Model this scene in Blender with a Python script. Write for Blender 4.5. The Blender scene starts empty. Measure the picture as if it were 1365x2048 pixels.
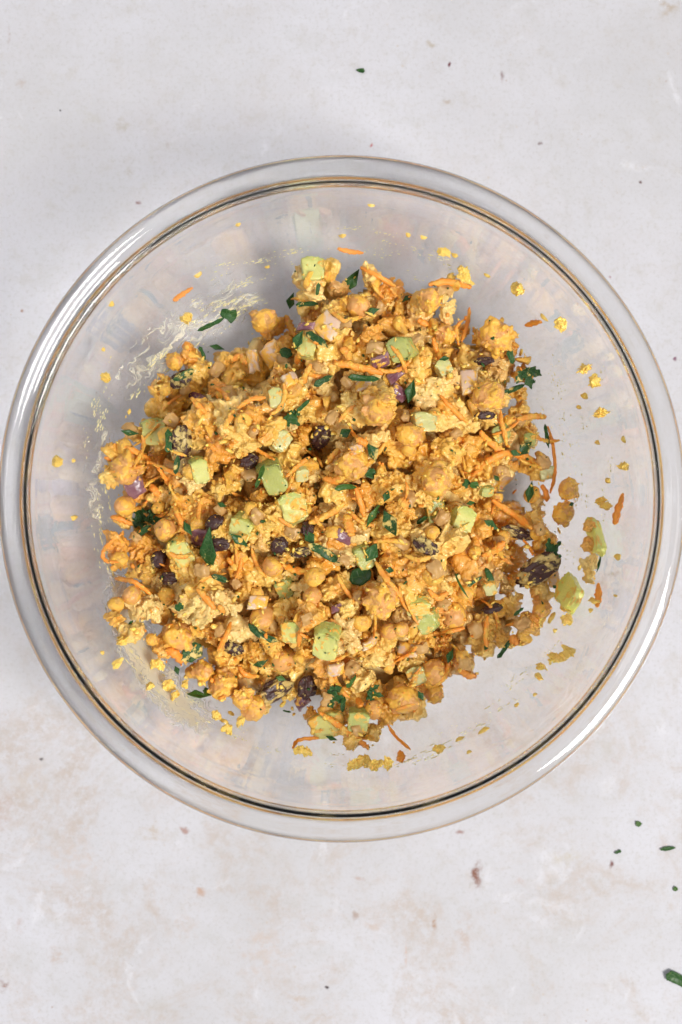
import bpy, bmesh, math, random
import numpy as np
from mathutils import Vector, Matrix, Euler, noise

random.seed(11)
rng = np.random.default_rng(11)
S = bpy.context.scene
COL = S.collection

# ------------------------------------------------------------------ camera, light, exposure
F_PX, CAM = 2888.0, Vector((-0.0003, -0.0046, 0.605))      # focal length in pixels of a 1365 px wide frame
cd = bpy.data.cameras.new('camera')
cd.sensor_fit = 'HORIZONTAL'; cd.sensor_width = 24.0; cd.lens = F_PX / 1365 * 24.0
cd.clip_start = 0.01; cd.clip_end = 20
cd.dof.use_dof = True; cd.dof.focus_distance = 0.548; cd.dof.aperture_fstop = 9.0
cam = bpy.data.objects.new('camera', cd); COL.objects.link(cam)
cam.location = CAM; S.camera = cam

W = bpy.data.worlds.new('World'); S.world = W; W.use_nodes = True
bg = W.node_tree.nodes['Background']
bg.inputs[0].default_value = (0.945, 0.945, 1.0, 1); bg.inputs[1].default_value = 0.40


def area(name, loc, target, size, size_y, power, color):
    l = bpy.data.lights.new(name, 'AREA'); l.shape = 'RECTANGLE'; l.size = size; l.size_y = size_y
    l.energy = power; l.color = color
    o = bpy.data.objects.new(name, l); COL.objects.link(o); o.location = loc
    o.rotation_euler = (Vector(target) - Vector(loc)).to_track_quat('-Z', 'Y').to_euler()
    return o


area('window_light', (1.35, -0.85, 2.65), (0, 0, 0.03), 0.95, 0.95, 97.0, (1.0, 0.97, 0.93))
area('bounce_light', (-1.05, 0.30, 1.15), (0, 0, 0.03), 0.6, 1.0, 5.0, (0.98, 0.97, 1.0))

S.view_settings.view_transform = 'Standard'; S.view_settings.look = 'None'
S.view_settings.exposure = 0.0; S.view_settings.gamma = 1.0
S.render.engine = 'CYCLES'
cy = S.cycles
cy.use_denoising = True; cy.max_bounces = 28; cy.transmission_bounces = 26; cy.glossy_bounces = 20
cy.diffuse_bounces = 5; cy.transparent_max_bounces = 12
cy.caustics_refractive = True; cy.caustics_reflective = False; cy.sample_clamp_indirect = 80.0; cy.blur_glossy = 0.0


def unproj(px, py, z):
    k = (CAM.z - z) / F_PX
    return Vector((CAM.x + (px - 682.5) * k, CAM.y - (py - 1024.0) * k, z))


def mm(px, z=0.055):                                        # pixels -> metres at height z
    return px * (CAM.z - z) / F_PX


# ------------------------------------------------------------------ bowl profile
def catmull(pts, n):
    P = [pts[0]] + list(pts) + [pts[-1]]
    out = []
    for i in range(1, len(P) - 2):
        p0, p1, p2, p3 = (np.array(P[i + k], float) for k in (-1, 0, 1, 2))
        for t in np.linspace(0, 1, n, endpoint=False):
            out.append(0.5 * ((2 * p1) + (-p0 + p2) * t + (2 * p0 - 5 * p1 + 4 * p2 - p3) * t * t + (-p0 + 3 * p1 - 3 * p2 + p3) * t ** 3))
    out.append(np.array(pts[-1], float))
    return np.array(out)


INNER = [(0.0, .0065), (.018, .0065), (.040, .0068), (.060, .0098), (.0785, .0200), (.0925, .0390), (.1010, .0630), (.1055, .0850), (.1074, .0965)]
LIP = [(.1074, .0965), (.1079, .1002), (.10885, .10275), (.1110, .1039), (.1160, .1041), (.1190, .1034), (.1200, .1015), (.1194, .0996),
       (.1178, .0985), (.1150, .0978), (.1129, .0962), (.1118, .0918)]
OUTER = [(.1118, .0918), (.1096, .0826), (.1048, .0612), (.0962, .0365), (.0815, .0170), (.0625, .0062), (.0540, .0024), (.0495, .0006), (.0455, .0006), (.040, .0022), (.018, .0026), (0.0, .0026)]
inner_c = catmull(INNER, 10)
_ri, _zi = inner_c[:, 0], inner_c[:, 1]


def zin(r):
    return np.interp(r, _ri, _zi) + np.maximum(0, np.asarray(r) - _ri[-1]) * 20


# ------------------------------------------------------------------ material helpers
class NT:
    def __init__(s, name):
        s.m = bpy.data.materials.new(name); s.m.use_nodes = True
        s.t = s.m.node_tree; s.t.nodes.clear()
        s.out = s.n('ShaderNodeOutputMaterial')

    def n(s, typ, **kw):
        nd = s.t.nodes.new(typ)
        for k, v in kw.items(): setattr(nd, k, v)
        return nd

    def l(s, a, b): s.t.links.new(a, b)

    def put(s, sock, v):
        if hasattr(v, 'is_linked') or isinstance(v, bpy.types.NodeSocket): s.l(v, sock)
        elif isinstance(v, (tuple, list)): sock.default_value = (*v, 1) if len(v) == 3 and sock.type == 'RGBA' else v
        else: sock.default_value = v

    def math(s, op, a, b=None, c=None, clamp=False):
        nd = s.n('ShaderNodeMath', operation=op, use_clamp=clamp)
        for i, v in enumerate((a, b, c)):
            if v is not None: s.put(nd.inputs[i], v)
        return nd.outputs[0]

    def mix(s, f, a, b, blend='MIX'):
        nd = s.n('ShaderNodeMix', data_type='RGBA', blend_type=blend)
        s.put(nd.inputs['Factor'], f); s.put(nd.inputs[6], a); s.put(nd.inputs[7], b)
        return nd.outputs[2]

    def noise(s, vec, scale, detail=4, rough=0.55, dist=0.0):
        nd = s.n('ShaderNodeTexNoise'); s.l(vec, nd.inputs['Vector'])
        nd.inputs['Scale'].default_value = scale; nd.inputs['Detail'].default_value = detail
        nd.inputs['Roughness'].default_value = rough; nd.inputs['Distortion'].default_value = dist
        return nd.outputs[0]

    def ramp(s, f, stops):
        nd = s.n('ShaderNodeValToRGB'); s.l(f, nd.inputs[0])
        cr = nd.color_ramp
        while len(cr.elements) < len(stops): cr.elements.new(0.5)
        for e, (p, c) in zip(cr.elements, stops):
            e.position = p; e.color = (*c, 1) if len(c) == 3 else (c[0], c[0], c[0], 1)
        return nd.outputs[0]

    def step(s, f, lo, hi):
        nd = s.n('ShaderNodeMapRange', interpolation_type='SMOOTHSTEP'); s.l(f, nd.inputs[0])
        nd.inputs[1].default_value = lo; nd.inputs[2].default_value = hi
        return nd.outputs[0]

    def objvec(s):
        tc = s.n('ShaderNodeTexCoord'); oi = s.n('ShaderNodeObjectInfo')
        sc = s.n('ShaderNodeVectorMath', operation='SCALE'); s.l(oi.outputs['Location'], sc.inputs[0]); sc.inputs['Scale'].default_value = 37.0
        ad = s.n('ShaderNodeVectorMath', operation='ADD'); s.l(tc.outputs['Object'], ad.inputs[0]); s.l(sc.outputs[0], ad.inputs[1])
        s.rand = oi.outputs['Random']; s.tc = tc
        return ad.outputs[0]

    def bump(s, h, strength, dist):
        nd = s.n('ShaderNodeBump'); s.l(h, nd.inputs['Height'])
        nd.inputs['Strength'].default_value = strength; nd.inputs['Distance'].default_value = dist
        return nd.outputs[0]

    def bsdf(s, color, rough=0.45, normal=None, sss=0.0, sss_r=(1, .5, .2), sss_s=.001, spec=0.5, trans=0.0, coat=0.0):
        b = s.n('ShaderNodeBsdfPrincipled')
        s.put(b.inputs['Base Color'], color); s.put(b.inputs['Roughness'], rough)
        b.inputs['Specular IOR Level'].default_value = spec
        if sss:
            b.inputs['Subsurface Weight'].default_value = sss
            b.inputs['Subsurface Radius'].default_value = sss_r
            b.inputs['Subsurface Scale'].default_value = sss_s
        if trans: b.inputs['Transmission Weight'].default_value = trans
        if coat: b.inputs['Coat Weight'].default_value = coat; b.inputs['Coat Roughness'].default_value = .16
        if normal is not None: s.l(normal, b.inputs['Normal'])
        return b.outputs[0]

    def done(s, shader):
        s.l(shader, s.out.inputs[0]); return s.m


DRESS_A, DRESS_B = (.87, .53, .095), (.82, .42, .05)


def coat(t, v, base, lo, hi, scale=230):
    """yellow dressing clinging to a piece in patches: returns colour and mask"""
    n1 = t.noise(v, scale, 5, .6, .4)
    m = t.step(n1, lo, hi)
    c = t.mix(t.noise(v, 700, 3), DRESS_A, DRESS_B)
    return t.mix(m, base, c), m, n1


def mat_mash():
    t = NT('mash'); v = t.objvec()
    a = t.noise(v, 170, 5, .6)
    c = t.ramp(a, [(.30, (.60, .24, .032)), (.42, (.80, .41, .06)), (.54, (.90, .55, .11)), (.68, (.96, .77, .32))])
    hue = t.ramp(t.rand, [(0, (.74, .27, .025)), (.25, (.83, .41, .050)), (.5, (.88, .52, .085)), (.72, (.92, .62, .15)), (.88, (.95, .77, .33)), (1, (.64, .34, .095))])
    c = t.mix(.62, c, hue)
    o = t.step(t.noise(v, 95, 3, .5, .6), .60, .70)
    c = t.mix(t.math('MULTIPLY', o, .55), c, (.82, .30, .04))
    g = t.step(t.noise(v, 420, 2), .73, .76)
    c = t.mix(g, c, (.10, .10, .02))
    h = t.math('ADD', t.noise(v, 900, 4, .65), t.math('MULTIPLY', t.noise(v, 300, 4), 1.5))
    return t.done(t.bsdf(c, t.ramp(a, [(.3, (.24,)), (.7, (.48,))]), t.bump(h, .75, .0009), .06, sss_s=.0012, coat=.5))


def mat_frag():
    t = NT('chickpea_flesh'); v = t.objvec()
    a = t.noise(v, 200, 4)
    c = t.ramp(a, [(.3, (.62, .29, .065)), (.55, (.74, .41, .10)), (.75, (.82, .53, .18))])
    c2, m, n1 = coat(t, v, c, .38, .50, 190)
    h = t.math('ADD', t.noise(v, 1100, 4, .6), t.math('MULTIPLY', m, .8))
    return t.done(t.bsdf(c2, .48, t.bump(h, .5, .0007), .3, sss_s=.0018))


def mat_pea(name, lo, hi):
    t = NT(name); v = t.objvec()
    c = t.ramp(t.noise(v, 160, 4), [(.3, (.64, .29, .075)), (.6, (.73, .38, .12)), (.8, (.79, .46, .18))])
    c2, m, n1 = coat(t, v, c, lo, hi, 210)
    h = t.math('ADD', t.math('MULTIPLY', t.noise(v, 1000, 3), .5), t.math('MULTIPLY', m, 1.2))
    return t.done(t.bsdf(c2, .42, t.bump(h, .4, .0008), .3, sss_s=.002))


def mat_carrot(name, lo, hi, base=(.84, .26, .018)):
    t = NT(name); v = t.objvec()
    c = t.mix(t.noise(v, 260, 4), base, (.87, .38, .06))
    c2, m, n1 = coat(t, v, c, lo, hi, 260)
    h = t.math('ADD', t.noise(v, 1100, 4), m)
    return t.done(t.bsdf(c2, .45, t.bump(h, .5, .0006), .25, (1, .4, .1), .0015))


def mat_celery(name, pale, skin, lo, hi):
    t = NT(name); v = t.objvec()
    sx = t.n('ShaderNodeSeparateXYZ'); t.l(t.tc.outputs['Object'], sx.inputs[0])
    f = t.step(t.math('ADD', sx.outputs[1], t.math('MULTIPLY', t.math('SUBTRACT', t.noise(v, 300), .5), .003)), .0012, .0046)
    st = t.n('ShaderNodeVectorMath', operation='MULTIPLY'); t.l(v, st.inputs[0]); st.inputs[1].default_value = (1400, 1400, 120)
    fib = t.noise(st.outputs[0], 1.0, 2)
    c = t.mix(f, pale, skin)
    c = t.mix(t.math('MULTIPLY', fib, .5), c, t.mix(.5, pale, (.78, .76, .42)))
    c2, m, n1 = coat(t, v, c, lo, hi, 240)
    h = t.math('ADD', t.math('MULTIPLY', fib, .8), m)
    return t.done(t.bsdf(c2, .30, t.bump(h, .4, .0006), .45, (1, .85, .2), .002, coat=.2))


def mat_parsley(name, dark, lite, lo, hi):
    t = NT(name); v = t.objvec()
    c = t.mix(t.noise(v, 220, 4), dark, lite)
    vv = t.n('ShaderNodeTexVoronoi', feature='DISTANCE_TO_EDGE'); t.l(v, vv.inputs['Vector']); vv.inputs['Scale'].default_value = 420
    vein = t.step(vv.outputs[0], .0, .10)
    c = t.mix(t.math('MULTIPLY', t.math('SUBTRACT', 1, vein), .28), c, (.13, .22, .07))
    n1 = t.noise(v, 330, 5, .6)
    m = t.step(n1, lo, hi)
    c2 = t.mix(m, c, (.62, .47, .14))
    return t.done(t.bsdf(c2, .42, t.bump(t.math('ADD', vein, t.math('MULTIPLY', m, 1.5)), .35, .0004), spec=.3))


def mat_onion(name, flesh, skin, lo, hi):
    t = NT(name); v = t.objvec()
    sx = t.n('ShaderNodeSeparateXYZ'); t.l(t.tc.outputs['Object'], sx.inputs[0])
    f = t.step(sx.outputs[2], -.0004, .0010)
    st = t.n('ShaderNodeVectorMath', operation='MULTIPLY'); t.l(v, st.inputs[0]); st.inputs[1].default_value = (90, 900, 90)
    ln = t.noise(st.outputs[0], 1.0, 2)
    c = t.mix(t.math('MULTIPLY', f, t.math('ADD', .45, t.math('MULTIPLY', ln, .9)), None, True), flesh, skin)
    c2, m, n1 = coat(t, v, c, lo, hi, 240)
    return t.done(t.bsdf(c2, .26, t.bump(t.math('ADD', ln, m), .3, .0005), .35, (1, .7, .7), .002, coat=.25))


def mat_raisin(name, lo, hi):
    t = NT(name); v = t.objvec()
    c = t.mix(t.noise(v, 300), (.026, .009, .010), (.080, .030, .022))
    n1 = t.noise(v, 260, 5, .65, .5)
    m = t.step(n1, lo, hi)
    c2 = t.mix(m, c, t.mix(t.noise(v, 500), (.66, .50, .17), (.45, .31, .10)))
    h = t.math('ADD', t.noise(v, 700, 3), t.math('MULTIPLY', m, 1.6))
    return t.done(t.bsdf(c2, .38, t.bump(h, .5, .0008)))


def mat_skin():
    t = NT('chickpea_skin'); v = t.objvec()
    c = t.mix(t.noise(v, 240), (.78, .52, .22), (.70, .42, .12))
    p = t.bsdf(c, .35, t.bump(t.noise(v, 700), .4, .0004), 0)
    tl = t.n('ShaderNodeBsdfTranslucent'); tl.inputs[0].default_value = (.75, .48, .16, 1)
    mx = t.n('ShaderNodeMixShader'); mx.inputs[0].default_value = .35; t.l(p, mx.inputs[1]); t.l(tl.outputs[0], mx.inputs[2])
    return t.done(mx.outputs[0])


def mat_dress(name, a, b, rough=.4):
    t = NT(name); v = t.objvec()
    c = t.mix(t.noise(v, 500), a, b)
    return t.done(t.bsdf(c, rough, t.bump(t.noise(v, 1300, 3), .4, .0004), .3, sss_s=.001))


def mat_film():
    t = NT('dressing_film')
    uv = t.n('ShaderNodeTexCoord').outputs['UV']
    st = t.n('ShaderNodeVectorMath', operation='MULTIPLY'); t.l(uv, st.inputs[0]); st.inputs[1].default_value = (14, 120, 1)
    wv = t.noise(uv, 22, 3); 
    ad = t.n('ShaderNodeVectorMath', operation='ADD'); t.l(st.outputs[0], ad.inputs[0])
    cb = t.n('ShaderNodeCombineXYZ'); t.l(t.math('MULTIPLY', wv, 9), cb.inputs[1]); t.l(cb.outputs[0], ad.inputs[1])
    n = t.noise(ad.outputs[0], 1.0, 4, .65)
    at = t.n('ShaderNodeAttribute', attribute_name='fade').outputs['Fac']
    th = t.math('SUBTRACT', .74, t.math('MULTIPLY', at, .40))
    al = t.math('MULTIPLY', t.math('SUBTRACT', n, th), 5.5, None, True)
    al = t.math('MULTIPLY', al, .85)
    b = t.bsdf(t.mix(wv, (.86, .86, .76), (.84, .80, .56)), .5)
    tr = t.n('ShaderNodeBsdfTransparent')
    mx = t.n('ShaderNodeMixShader'); t.l(al, mx.inputs[0]); t.l(tr.outputs[0], mx.inputs[1]); t.l(b, mx.inputs[2])
    return t.done(mx.outputs[0])


def mat_glass():
    t = NT('clear_glass')
    g = t.n('ShaderNodeBsdfGlass'); g.inputs['Color'].default_value = (1, 1, 1, 1); g.inputs['IOR'].default_value = 1.47
    g.inputs['Roughness'].default_value = 0.0
    ab = t.n('ShaderNodeVolumeAbsorption'); ab.inputs['Color'].default_value = (.50, .53, .40, 1); ab.inputs['Density'].default_value = 8.0
    t.l(ab.outputs[0], t.out.inputs['Volume'])
    return t.done(g.outputs[0])


# stains on the table: photo x, y, half width, half height, colour, strength
STAINS = [(955, 1750, 14, 32, (.26, .11, .07), .9), (870, 1846, 6, 22, (.42, .25, .15), .75), (920, 1668, 11, 8, (.36, .2, .17), .6),
          (1223, 1728, 6, 11, (.22, .10, .09), .9), (368, 1662, 11, 9, (.42, .24, .2), .6), (655, 1974, 5, 4, (.06, .04, .04), .9),
          (402, 1784, 10, 9, (.55, .36, .26), .6), (930, 1868, 16, 50, (.55, .42, .34), .5), (305, 1668, 34, 22, (.55, .44, .32), .5),
          (115, 1915, 26, 20, (.55, .42, .34), .5), (8, 1972, 9, 18, (.3, .17, .14), .7), (600, 2005, 26, 22, (.56, .45, .36), .5),
          (720, 1757, 14, 6, (.5, .33, .27), .5), (710, 1830, 8, 12, (.4, .28, .22), .5), (1040, 1765, 18, 12, (.58, .45, .4), .5),
          (40, 1850, 12, 20, (.5, .36, .3), .5), (745, 1850, 30, 14, (.6, .49, .42), .5), (1136, 1715, 34, 22, (.6, .54, .44), .55),
          (245, 252, 22, 18, (.50, .46, .40), .55), (185, 240, 26, 26, (.56, .54, .50), .5), (260, 345, 12, 16, (.48, .42, .36), .6),
          (278, 404, 7, 6, (.32, .2, .2), .8), (44, 168, 14, 12, (.52, .43, .38), .6), (18, 70, 4, 22, (.42, .3, .25), .5),
          (862, 88, 9, 8, (.5, .44, .36), .6), (895, 203, 10, 6, (.5, .42, .36), .6), (1005, 150, 6, 12, (.3, .22, .22), .6),
          (1340, 10, 30, 22, (.50, .42, .34), .7), (1075, 235, 5, 24, (.5, .44, .42), .5), (1060, 520, 10, 10, (.5, .44, .42), .3),
          (744, 289, 4, 5, (.5, .16, .16), .8), (1081, 286, 6, 5, (.32, .27, .27), .8), (1282, 364, 4, 4, (.18, .12, .12), .9),
          (335, 290, 6, 14, (.5, .42, .4), .5), (900, 128, 4, 6, (.16, .04, .05), 1.0), (120, 221, 3, 3, (.1, .1, .1), .9),
          (83, 1520, 5, 5, (.14, .12, .12), .95), (44, 621, 4, 5, (.4, .25, .2), .8), (1228, 1168, 24, 46, (.52, .42, .38), .65),
          (1255, 1158, 18, 12, (.34, .28, .28), .6), (60, 1560, 60, 40, (.62, .55, .49), .5), (150, 1720, 60, 60, (.62, .53, .48), .5),
          (370, 1850, 26, 40, (.60, .50, .44), .45), (530, 1900, 50, 70, (.62, .52, .46), .5), (5, 1620, 30, 50, (.55, .42, .36), .5),
          (1230, 1520, 12, 14, (.55, .43, .38), .5), (1110, 1515, 12, 7, (.55, .45, .4), .5), (1352, 718, 5, 5, (.24, .10, .16), 1.0),
          (1222, 555, 4, 4, (.45, .3, .33), .7), (812, 1912, 3, 26, (.66, .42, .32), .6), (105, 1330, 22, 18, (.58, .48, .42), .4)]


def mat_table():
    t = NT('plaster_board')
    P = t.n('ShaderNodeTexCoord').outputs['Object']
    base = t.ramp(t.noise(P, 9, 6, .6), [(.32, (.505, .50, .515)), (.5, (.56, .557, .587)), (.68, (.60, .60, .642))])
    sx = t.n('ShaderNodeSeparateXYZ'); t.l(P, sx.inputs[0])
    low = t.math('ADD', t.step(t.math('MULTIPLY', sx.outputs[1], -1), -.03, .16), .16, None, True)   # the lower half carries more rust staining
    warm = t.math('MULTIPLY', t.step(t.noise(P, 24, 7, .68, .8), .45, .66), low)
    c = t.mix(t.math('MULTIPLY', t.math('MULTIPLY', warm, t.step(t.noise(P, 190, 7, .75), .34, .62)), .72), base, (.465, .385, .325))
    gr = t.step(t.noise(P, 35, 6, .65), .52, .75)
    c = t.mix(t.math('MULTIPLY', gr, .40), c, (.46, .455, .44))
    wh = t.step(t.noise(P, 40, 4, .6, 1.0), .60, .74)
    c = t.mix(t.math('MULTIPLY', wh, .5), c, (.69, .69, .73))
    mot = t.noise(P, 110, 7, .75)
    c = t.mix(t.math('MULTIPLY', t.step(mot, .50, .68), .34), c, (.46, .43, .39))
    fine = t.noise(P, 620, 5, .75)
    c = t.mix(t.math('MULTIPLY', t.step(fine, .48, .70), .42), c, (.40, .385, .36))
    # scattered little specks of rust and soot
    for sc, th, col, k in ((95, .06, (.36, .25, .20), .6), (210, .09, (.46, .38, .33), .6), (130, .10, (.50, .44, .38), .6)):
        vo = t.n('ShaderNodeTexVoronoi'); t.l(P, vo.inputs['Vector']); vo.inputs['Scale'].default_value = sc
        sp = t.math('SUBTRACT', 1, t.step(t.math('ADD', vo.outputs[0], t.math('MULTIPLY', t.math('SUBTRACT', t.noise(P, 1500), .5), .09)), th * .4, th))
        pick = t.step(t.noise(P, 30, 4), .52, .60)
        c = t.mix(t.math('MULTIPLY', t.math('MULTIPLY', sp, pick), k), c, col)
    wp = t.n('ShaderNodeTexNoise'); t.l(P, wp.inputs['Vector']); wp.inputs['Scale'].default_value = 240; wp.inputs['Detail'].default_value = 4
    wsub = t.n('ShaderNodeVectorMath', operation='SUBTRACT'); t.l(wp.outputs['Color'], wsub.inputs[0]); wsub.inputs[1].default_value = (.5, .5, .5)
    brk = t.step(t.noise(P, 260, 5, .7), .36, .62)
    for (x, y, hw, hh, col, k) in STAINS:
        p = unproj(x, y, 0.0)
        sc = t.n('ShaderNodeVectorMath', operation='MULTIPLY_ADD'); t.l(wsub.outputs[0], sc.inputs[0])
        w = max(mm(min(hw, hh), 0), .0006) * 3.0
        sc.inputs[1].default_value = (w, w, 0); t.l(P, sc.inputs[2])
        d = t.n('ShaderNodeVectorMath', operation='SUBTRACT'); t.l(sc.outputs[0], d.inputs[0]); d.inputs[1].default_value = (p.x, p.y, 0)
        e = t.n('ShaderNodeVectorMath', operation='MULTIPLY'); t.l(d.outputs[0], e.inputs[0]); e.inputs[1].default_value = (1 / mm(hw, 0), 1 / mm(hh, 0), 0)
        ln = t.n('ShaderNodeVectorMath', operation='LENGTH'); t.l(e.outputs[0], ln.inputs[0])
        soft = .15 if max(hw, hh) < 13 else 0.0
        col = tuple(q * .84 for q in col)
        m = t.math('SUBTRACT', 1, t.step(ln.outputs['Value'], soft, 1.15))
        k = min(1, k * 1.35)
        m = t.math('MULTIPLY', m, k) if soft else t.math('MULTIPLY', t.math('MULTIPLY', m, brk), k)
        c = t.mix(m, c, col)
    h = t.math('ADD', t.math('MULTIPLY', t.noise(P, 120, 6, .6), 1.0), t.math('MULTIPLY', fine, .25))
    return t.done(t.bsdf(c, .62, t.bump(h, .10, .0012), spec=.3))


M = dict(
    mash=mat_mash(), frag=mat_frag(), pea=mat_pea('chickpea', .48, .57), pea_c=mat_pea('coated_chickpea', .43, .53),
    carrot=mat_carrot('carrot', .50, .64), carrot_c=mat_carrot('coated_carrot', .42, .58, (.80, .29, .04)), carrot_o=mat_carrot('bare_carrot', .64, .75, (.80, .24, .015)),
    celery=mat_celery('celery', (.64, .62, .18), (.45, .50, .09), .56, .65), celery_c=mat_celery('coated_celery', (.64, .60, .17), (.42, .47, .09), .47, .57),
    celery_g=mat_celery('green_celery', (.40, .42, .09), (.22, .27, .035), .55, .63), celery_l=mat_celery('lime_celery', (.72, .72, .17), (.60, .64, .10), .54, .66), celery_t=mat_celery('pale_celery', (.58, .55, .22), (.47, .48, .15), .52, .62),
    parsley=mat_parsley('parsley', (.014, .052, .012), (.035, .115, .022), .68, .74), parsley_c=mat_parsley('coated_parsley', (.014, .050, .014), (.032, .10, .024), .54, .62),
    parsley_l=mat_parsley('bright_parsley', (.03, .085, .012), (.06, .14, .018), .70, .76),
    onion=mat_onion('red_onion', (.38, .22, .23), (.17, .055, .08), .55, .66), onion_p=mat_onion('pale_onion', (.82, .67, .44), (.68, .48, .36), .44, .58),
    raisin=mat_raisin('raisin', .58, .65), raisin_c=mat_raisin('coated_raisin', .48, .56), skin=mat_skin(),
    dress=mat_dress('dressing', (.90, .66, .17), (.86, .54, .08), .3), pale=mat_dress('pale_dressing', (.84, .78, .42), (.82, .70, .28)),
    film=mat_film(), glass=mat_glass(), table=mat_table())


# ------------------------------------------------------------------ mesh helpers
def mesh_from(name, verts, faces, smooth=True):
    me = bpy.data.meshes.new(name); me.from_pydata([tuple(v) for v in verts], [], faces); me.update()
    if smooth: me.polygons.foreach_set('use_smooth', [True] * len(me.polygons))
    return me


def get_v(me):
    a = np.empty(len(me.vertices) * 3); me.vertices.foreach_get('co', a); return a.reshape(-1, 3)


def set_v(me, a):
    me.vertices.foreach_set('co', np.ascontiguousarray(a).ravel()); me.update()


def link(name, me, m=None, parent=None):
    o = bpy.data.objects.new(name, me); COL.objects.link(o)
    if m: me.materials.append(m)
    if parent: o.parent = parent
    return o


def tag(o, label=None, cat=None, group=None, kind=None):
    for k, v in (('label', label), ('category', cat), ('group', group), ('kind', kind)):
        if v: o[k] = v
    return o


_tmp = {}


def ico(sub):
    if sub not in _tmp:
        bm = bmesh.new(); bmesh.ops.create_icosphere(bm, subdivisions=sub, radius=1.0)
        bm.verts.ensure_lookup_table()
        _tmp[sub] = (np.array([v.co[:] for v in bm.verts]), [tuple(v.index for v in f.verts) for f in bm.faces]); bm.free()
    return _tmp[sub]


def rot(a=None):
    e = Euler((random.uniform(0, 6.28), random.uniform(0, 6.28), random.uniform(0, 6.28))) if a is None else Euler(a)
    return np.array(e.to_matrix())


def fbm(p, sc, oct=3, off=0.0):
    s, a, f = 0.0, 1.0, sc
    for _ in range(oct):
        s += a * noise.noise(Vector((p[0] * f + off, p[1] * f - off, p[2] * f + 2 * off))); a *= .5; f *= 2.03
    return s


def displace(me, amps, off=None):
    off = random.uniform(0, 50) if off is None else off
    v = get_v(me)
    nr = np.empty(len(v) * 3); me.vertices.foreach_get('normal', nr); nr = nr.reshape(-1, 3)
    d = np.array([sum(a * fbm(p, s, 2, off + i * 7) for i, (a, s) in enumerate(amps)) for p in v])
    set_v(me, v + nr * d[:, None])


def remesh(name, verts, faces, voxel):
    me = mesh_from('tmp', verts, faces)
    o = bpy.data.objects.new('tmp', me); COL.objects.link(o)
    md = o.modifiers.new('r', 'REMESH'); md.mode = 'VOXEL'; md.voxel_size = voxel; md.use_smooth_shade = True
    sm = o.modifiers.new('s', 'SMOOTH'); sm.iterations = 1; sm.factor = .4
    dg = bpy.context.evaluated_depsgraph_get()
    out = bpy.data.meshes.new_from_object(o.evaluated_get(dg)); out.name = name
    bpy.data.objects.remove(o); bpy.data.meshes.remove(me)
    out.polygons.foreach_set('use_smooth', [True] * len(out.polygons)); out.update()
    return out


class Cluster:
    def __init__(s): s.v, s.f = [], []

    def add(s, v, f):
        b = len(s.v); s.v.extend(v.tolist()); s.f.extend(tuple(i + b for i in q) for q in f)

    def blob(s, c, r, sub=2, rough=.25, box=0.0):
        v, f = ico(sub); off = random.uniform(0, 99)
        k = np.array([1 + rough * noise.noise(Vector(p) * 1.7 + Vector((off, 0, 0))) * 1.6 for p in v])
        w = v * k[:, None]
        if box: w = w / (np.max(np.abs(w), axis=1, keepdims=True) ** box)
        s.add((w * np.array(r)) @ rot().T + np.array(c), f)


def unit():
    v = rng.normal(size=3); return v / np.linalg.norm(v)


def make_lump(i, k_=1.0, extra=0):
    c = Cluster()
    body = np.array([rng.uniform(3.2, 5.4), rng.uniform(2.8, 4.4), rng.uniform(2.2, 3.4)]) * 1e-3 * np.array([k_, k_, k_ * .8])
    c.blob((0, 0, 0), body, 3, .75)
    for k in range(random.randint(9, 15) + extra):                  # paste and bean fragments stuck to it
        d = unit(); r = abs(rng.normal(1.5, .7)) * 1e-3 + .5e-3
        c.blob(d * body * rng.uniform(.75, 1.15), (r * rng.uniform(.9, 1.7), r, r * rng.uniform(.4, .8)), 2, .9, random.choice((0, .3, .7)))
    for k in range(7 + extra // 2):                         # flakes and torn skins
        c.blob(unit() * body * 1.05, (rng.uniform(1.6, 3.6) * 1e-3, rng.uniform(1.0, 2.2) * 1e-3, .42e-3), 2, .8, random.choice((0, .5)))
    me = remesh('mash_lump', c.v, c.f, .00040)
    displace(me, ((.00070, 260), (.00042, 560), (.00022, 1200)))
    me.materials.append(M['mash']); return me


def make_frag(i):
    v, f = ico(4); v = v.copy()
    v = v * np.array([1, rng.uniform(.85, 1), rng.uniform(.8, .95)])
    for k in range(random.randint(1, 4)):                   # broken faces
        n = unit(); d = rng.uniform(.0, .55)
        t = v @ n - d
        v = v - np.outer(np.maximum(t, 0) * .94, n)
    me = mesh_from('chickpea_piece', v * .0058, f)
    displace(me, ((.00070, 240), (.00040, 700)))
    me.materials.append(M['frag']); return me


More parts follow.
